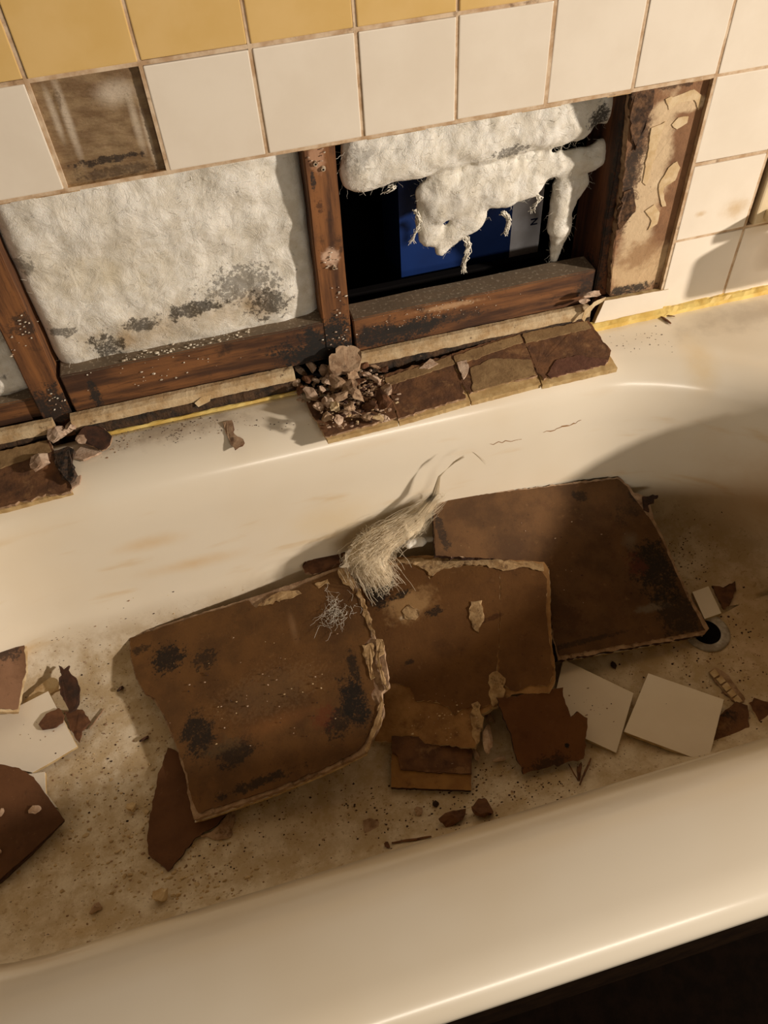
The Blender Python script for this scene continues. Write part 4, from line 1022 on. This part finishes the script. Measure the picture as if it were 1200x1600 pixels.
for i, (u, v, s, k, sx, sy, rz, lab) in enumerate(((704, 1282, 38, 'brown', 1.1, .45, 0.1, 'flat brown chip near the front rim left of the bigger one'),
        (750, 1268, 38, 'brown', .9, .9, .5, 'largest brown chip near the front rim below the torn piece'),
        (680, 1258, 10, 'dark', 1, 1, 0, 'tiny black crumb above the flat brown chip'), (653, 1268, 12, 'dirty', 1, 1, 0, 'small grey crumb left of the flat brown chip'),
        (604, 1321, 12, 'brown', .7, 1, .3, 'small brown chip at the left end of the thin splinter'),
        (190, 1077, 15, 'dark', 1, .6, .8, 'black fleck on the dusty floor left of the front board'), (228, 1155, 14, 'dark', 1.4, .6, 0.5, 'black and white fleck just left of the front board'),
        (250, 1400, 26, 'cream', 1, .8, 0, 'pale plaster chip close to the front rim at lower left'), (205, 1262, 18, 'cream', 1, .9, 0, 'flat pale chip left of the pointed shard'),
        (150, 1420, 18, 'dirty', 1, .7, 0, 'grey chip near the front rim left of the pale plaster chip'),
        (762, 1170, 40, 'pink', 1.3, .42, 1.2, 'finger shaped plaster piece between the middle board and the torn piece'),
        (745, 1182, 22, 'pink', 1.2, .5, 1.4, 'plaster bit under the finger shaped piece'), (782, 1188, 22, 'pink', 1.2, .5, .2, 'small plaster bit at the foot of the torn piece'),
        (764, 1130, 20, 'dirty', 1.4, .6, 1.5, 'narrow plaster bit in the dark gap beside the torn piece'),
        (958, 1042, 14, 'dark', .7, 1, 0, 'dark curl on the floor behind the speckled tile'), (1064, 1150, 16, 'brown', 1, .5, 1.1, 'brown chip at the front rim by the clean tile'),
        (905, 1207, 20, 'brown', .4, 1.4, 2.7, 'thin brown chip in front of the torn piece'))):
    p = hit(u, v); p.z += (.014 if 1120 < v < 1180 and 740 < u < 790 else 0)
    chunk('plaster_chunk' if k in ('cream', 'pink', 'dirty') else 'brown_chip', p, s * .00078, k, lab, 'plaster' if k in ('cream', 'pink', 'dirty') else 'chip', None, i, sx=sx, sy=sy, rz=rz, tilt=.12)
stick('splinter', hit(612, 1318, .002), hit(674, 1308, .002), .0017, M_spl, 'thin splinter lying along the front rim on the tub floor')
stick('splinter', hit(905, 1228, .003), hit(923, 1186, .003), .0014, M_spl, 'dark thin splinter in front of the torn brown piece')
stick('splinter', hit(888, 1195, .003), hit(903, 1222, .003), .0010, M_spl, 'short splinter leaning toward the dark thin one')
stick('splinter', hit(140, 1140, .002), hit(164, 1108, .002), .0016, M_gyps_dirty, 'pale sliver on the dusty floor right of the left tile')

# insulation tuft on the boards
def arc(pts, n):
    out = []
    for i in range(n):
        t = i / (n - 1) * (len(pts) - 1); k = min(int(t), len(pts) - 2); f = t - k
        out.append(pts[k].lerp(pts[k + 1], f))
    return out
spine = [PB_.up(.010).at(600, 915), onz(572, 872, FZ + .115), onz(590, 850, FZ + .125), onz(640, 815, FZ + .14), onz(690, 776, FZ + .165)]
lobes = []
for i, p in enumerate(arc(spine, 16)):
    r = (.016, .020, .024, .028, .030, .031, .031, .030, .028, .025, .022, .019, .015, .012, .008, .005)[i]
    lobes.append((p, (r * 1.05, r * .8, r * .75)))
M_tuft = wool_mat('grey_beige_wool', base=srgb(214, 198, 168), var=srgb(176, 158, 128), blobs=[
    (srgb(46, 42, 36), tuple(spine[0]), (.035, .035, .03), 60, .8, .5, .9)], layers=[(srgb(226, 212, 184), 40, .55, .7, .7, (1, .3, 1))])
tuft = blobs_mesh('insulation_tuft', lobes, .003, M_tuft, 2, (.006, .004, .0015), (22, 60, 170))
tag(tuft, 'torn grey beige tuft of glass wool between the boards', 'insulation')
rnd = random.Random(77); sp = fuzz(tuft.data, 1100, .016, .00022, 17, tuft.location, .5)
tail = [onz(655, 800, FZ + .16), onz(680, 770, FZ + .185), onz(686, 745, FZ + .21), onz(710, 722, FZ + .235), onz(738, 706, FZ + .25)]
base = arc(spine, 12)
for _ in range(1500):     # long fibres combed along the tuft
    i0 = rnd.uniform(0, .7); pts = []
    o3 = Vector((rnd.gauss(0, .016), rnd.gauss(0, .013), rnd.gauss(.003, .011)))
    for k in range(7):
        t = min(.999, i0 + k * .05) * (len(spine) - 1); a = int(t); p = spine[a].lerp(spine[a + 1], t - a)
        pts.append(p + o3 * (1.25 - .22 * t) + Vector((rnd.gauss(0, .0012), rnd.gauss(0, .0012), rnd.gauss(0, .0012))))
    sp.append((pts, .00028))
for _ in range(110):
    o3 = Vector((rnd.gauss(0, .004), rnd.gauss(0, .003), rnd.gauss(0, .002))); e = rnd.uniform(.45, 1)
    pts = [p + o3 * (1 - .2 * i) for i, p in enumerate(arc(tail, 9))]
    pts = pts[:max(4, int(9 * e))]; sp.append((pts, .0003))
for k in range(14):
    a = onz(738, 706, FZ + .25); b = onz(762, 726 + rnd.uniform(-4, 4), FZ + .245); c = a.lerp(b, rnd.uniform(.3, 1))
    sp.append(([a, a.lerp(c, .5) + Vector((0, 0, .001)), c], .0002))
s_ = strands('loose_fibre', sp, mat('beige_fibre', srgb(232, 218, 190), rough=.7, bmp=None, spec=.2), tuft); s_['kind'] = 'stuff'
# white fluff peeping out between tuft and boards
o = blobs_mesh('wool_wisp', [(onz(640 + i * 6, 850 - i, FZ + .10), (.009, .008, .006)) for i in range(4)], .002, wool_mat('clean_wool'), 8, (.002, .001), (60, 150))
tag(o, 'small clean white wisp of glass wool beside the rear board', 'insulation')

# ------------------------------------------------------------------ grains: dust and crumbs scattered about
M_dust = mat('plaster_dust', srgb(196, 172, 132), srgb(170, 144, 104), 60, .95)
rnd = random.Random(99); sp_ = []
def scatter(u0, v0, su, sv, n, s0, s1, mats_):
    for _ in range(n):
        u, v = rnd.gauss(u0, su), rnd.gauss(v0, sv)
        if not (-20 < u < 1220): continue
        p = hit(u, v)
        sp_.append((p, rnd.uniform(s0, s1) * rnd.uniform(.5, 1), rnd.choice(mats_)))
scatter(170, 1120, 90, 90, 700, .0006, .0018, (1, 1, 2, 3))
scatter(170, 1330, 110, 60, 350, .0006, .0026, (1, 2, 2))
scatter(340, 1340, 60, 40, 160, .0006, .0020, (1, 2, 3))
scatter(300, 1370, 50, 20, 60, .001, .003, (2, 2, 1))
scatter(600, 1270, 110, 30, 260, .0006, .0020, (1, 3, 3))
scatter(800, 1230, 80, 25, 300, .0006, .0020, (1, 3, 3, 2))
scatter(1060, 870, 30, 28, 150, .0007, .0018, (3, 3))
scatter(1080, 1020, 70, 45, 200, .0006, .0022, (3, 3, 1))
scatter(1150, 1060, 40, 50, 120, .0006, .0018, (3, 1))
scatter(290, 1240, 60, 60, 60, .001, .0025, (1, 3))
scatter(200, 1300, 100, 60, 90, .002, .0045, (2, 4, 4))
scatter(230, 1200, 70, 60, 60, .0015, .0035, (4, 4, 1))
scatter(300, 1380, 60, 22, 40, .002, .0045, (4, 2))
grains = crumbs('tub_crumbs', [s for s in sp_ if s[0].z < .2], 'brown and cream crumbs scattered over the tub floor', 'crumbs', None, [M_pink, M_gyps_dirty, M_gyps, M_darkbrown, M_dust])
sp_ = []
scatter(260, 660, 90, 12, 260, .0005, .0014, (1, 3, 3))
scatter(270, 680, 12, 6, 40, .0005, .0012, (3, 3))
scatter(1000, 530, 22, 9, 40, .0005, .0012, (3,))
scatter(190, 690, 20, 14, 60, .0005, .0016, (1, 3))
crumbs('ledge_crumbs', [s for s in sp_ if s[0].z > .36], 'fine dark crumbs scattered on the tub ledge', 'crumbs', None, [M_pink, M_gyps_dirty, M_gyps, M_darkbrown])
# specks lying on the loose tiles and boards
sp_ = []
for pl, u0, v0, su, sv, n, ms in ((TA, 925, 1100, 26, 24, 26, (1, 3)), (TB, 1050, 1120, 25, 20, 4, (3,)), (PT, 50, 1150, 26, 22, 14, (3, 3, 1)),
                                  (PA_.up(.002), 400, 1080, 90, 70, 90, (0, 2, 3)), (PB_.up(.002), 700, 1120, 50, 28, 60, (2, 2, 0)), (PC_.up(.001), 880, 880, 90, 60, 40, (0, 3))):
    for _ in range(n):
        u, v = rnd.gauss(u0, su), rnd.gauss(v0, sv)
        if abs(u - u0) > 1.5 * su or abs(v - v0) > 1.3 * sv: continue
        sp_.append((pl.at(u, v), rnd.uniform(.0005, .0013), rnd.choice(ms)))
crumbs('board_crumbs', sp_, 'tiny crumbs lying on top of the loose tiles and boards', 'crumbs', None, [M_pink, M_gyps_dirty, M_gyps, M_darkbrown])
# flakes on the crosspieces and studs
sp_ = []
M_paint = mat('white_paint_flake', srgb(232, 224, 205), srgb(205, 190, 165), 80, .8)
for _ in range(260):
    t = rnd.random() ** 1.6; u = 190 + t * 200; v = 578 - t * 48 + rnd.gauss(-6, 6)
    p = onz(u, v, .4935)
    if .024 < p.y < .06: sp_.append((p, rnd.uniform(.0004, .0014) * rnd.choice((1, 1, 2.4)), 0))
for _ in range(45):
    u = rnd.gauss(270, 60); v = 640 - (u - 110) * .27 - rnd.uniform(5, 50)
    p = ony(u, v, .0205)
    if .43 < p.z < .49 and -.09 < p.x < .26: sp_.append((p, rnd.uniform(.0004, .0010) * rnd.choice((1, 1, 1.8)), 0))
for _ in range(70):
    u = rnd.gauss(670, 50); v = 540 - (u - 560) * .19 - rnd.uniform(15, 45)
    p = ony(u, v, .0205)
    if .43 < p.z < .484 and .31 < p.x < .65: sp_.append((p, rnd.uniform(.0004, .0009), 0))
for (u, v, su, sv, n) in ((518, 402, 7, 8, 30), (40, 510, 8, 14, 30), (20, 535, 3, 20, 12), (530, 470, 6, 14, 20), (85, 625, 10, 12, 24), (500, 250, 8, 8, 16), (535, 535, 14, 12, 40)):
    for _ in range(n // 2): sp_.append((ony(rnd.gauss(u, su), rnd.gauss(v, sv), .0195), rnd.uniform(.0005, .0022), rnd.choice((0, 0, 1))))
crumbs('paint_flakes', sp_, 'white paint flakes sprinkled on the studs and crosspieces', 'paint flakes', None, [M_paint, M_pink])

# cracks in the enamel
def crack(pts, wdt):
    bm = bmesh.new(); prev = None; r = random.Random(pts[0][0])
    P_ = []
    for (a, b) in zip(pts, pts[1:]):
        for i in range(4): P_.append((a[0] + (b[0] - a[0]) * i / 4 + r.gauss(0, 1), a[1] + (b[1] - a[1]) * i / 4 + r.gauss(0, 1)))
    P_.append(pts[-1])
    for i, q in enumerate(P_):
        w_ = wdt * (.3 + .7 * math.sin(math.pi * (i + .3) / len(P_))) * r.uniform(.4, 1.3)
        d = ray(*q); h = tub_bvh.ray_cast(CC, d); c = h[0] + h[1] * .0004
        up_ = Vector((0, 0, 1)) - h[1] * h[1].z; up_.normalize()
        a, b = bm.verts.new(c + up_ * w_), bm.verts.new(c - up_ * w_)
        if prev: bm.faces.new((prev[0], prev[1], b, a))
        prev = (a, b)
    obj('enamel_crack', bm, M_crack, tub)
M_crack = mat('crack_brown', srgb(150, 112, 70), rough=.9, bmp=None)
crack([(765, 693), (790, 690), (815, 686)], .0007)
crack([(848, 677), (870, 670), (890, 664), (908, 656)], .0012)
print('objects', len(bpy.data.objects), 'tris', sum(len(o.data.polygons) for o in bpy.data.objects if o.type == 'MESH'))
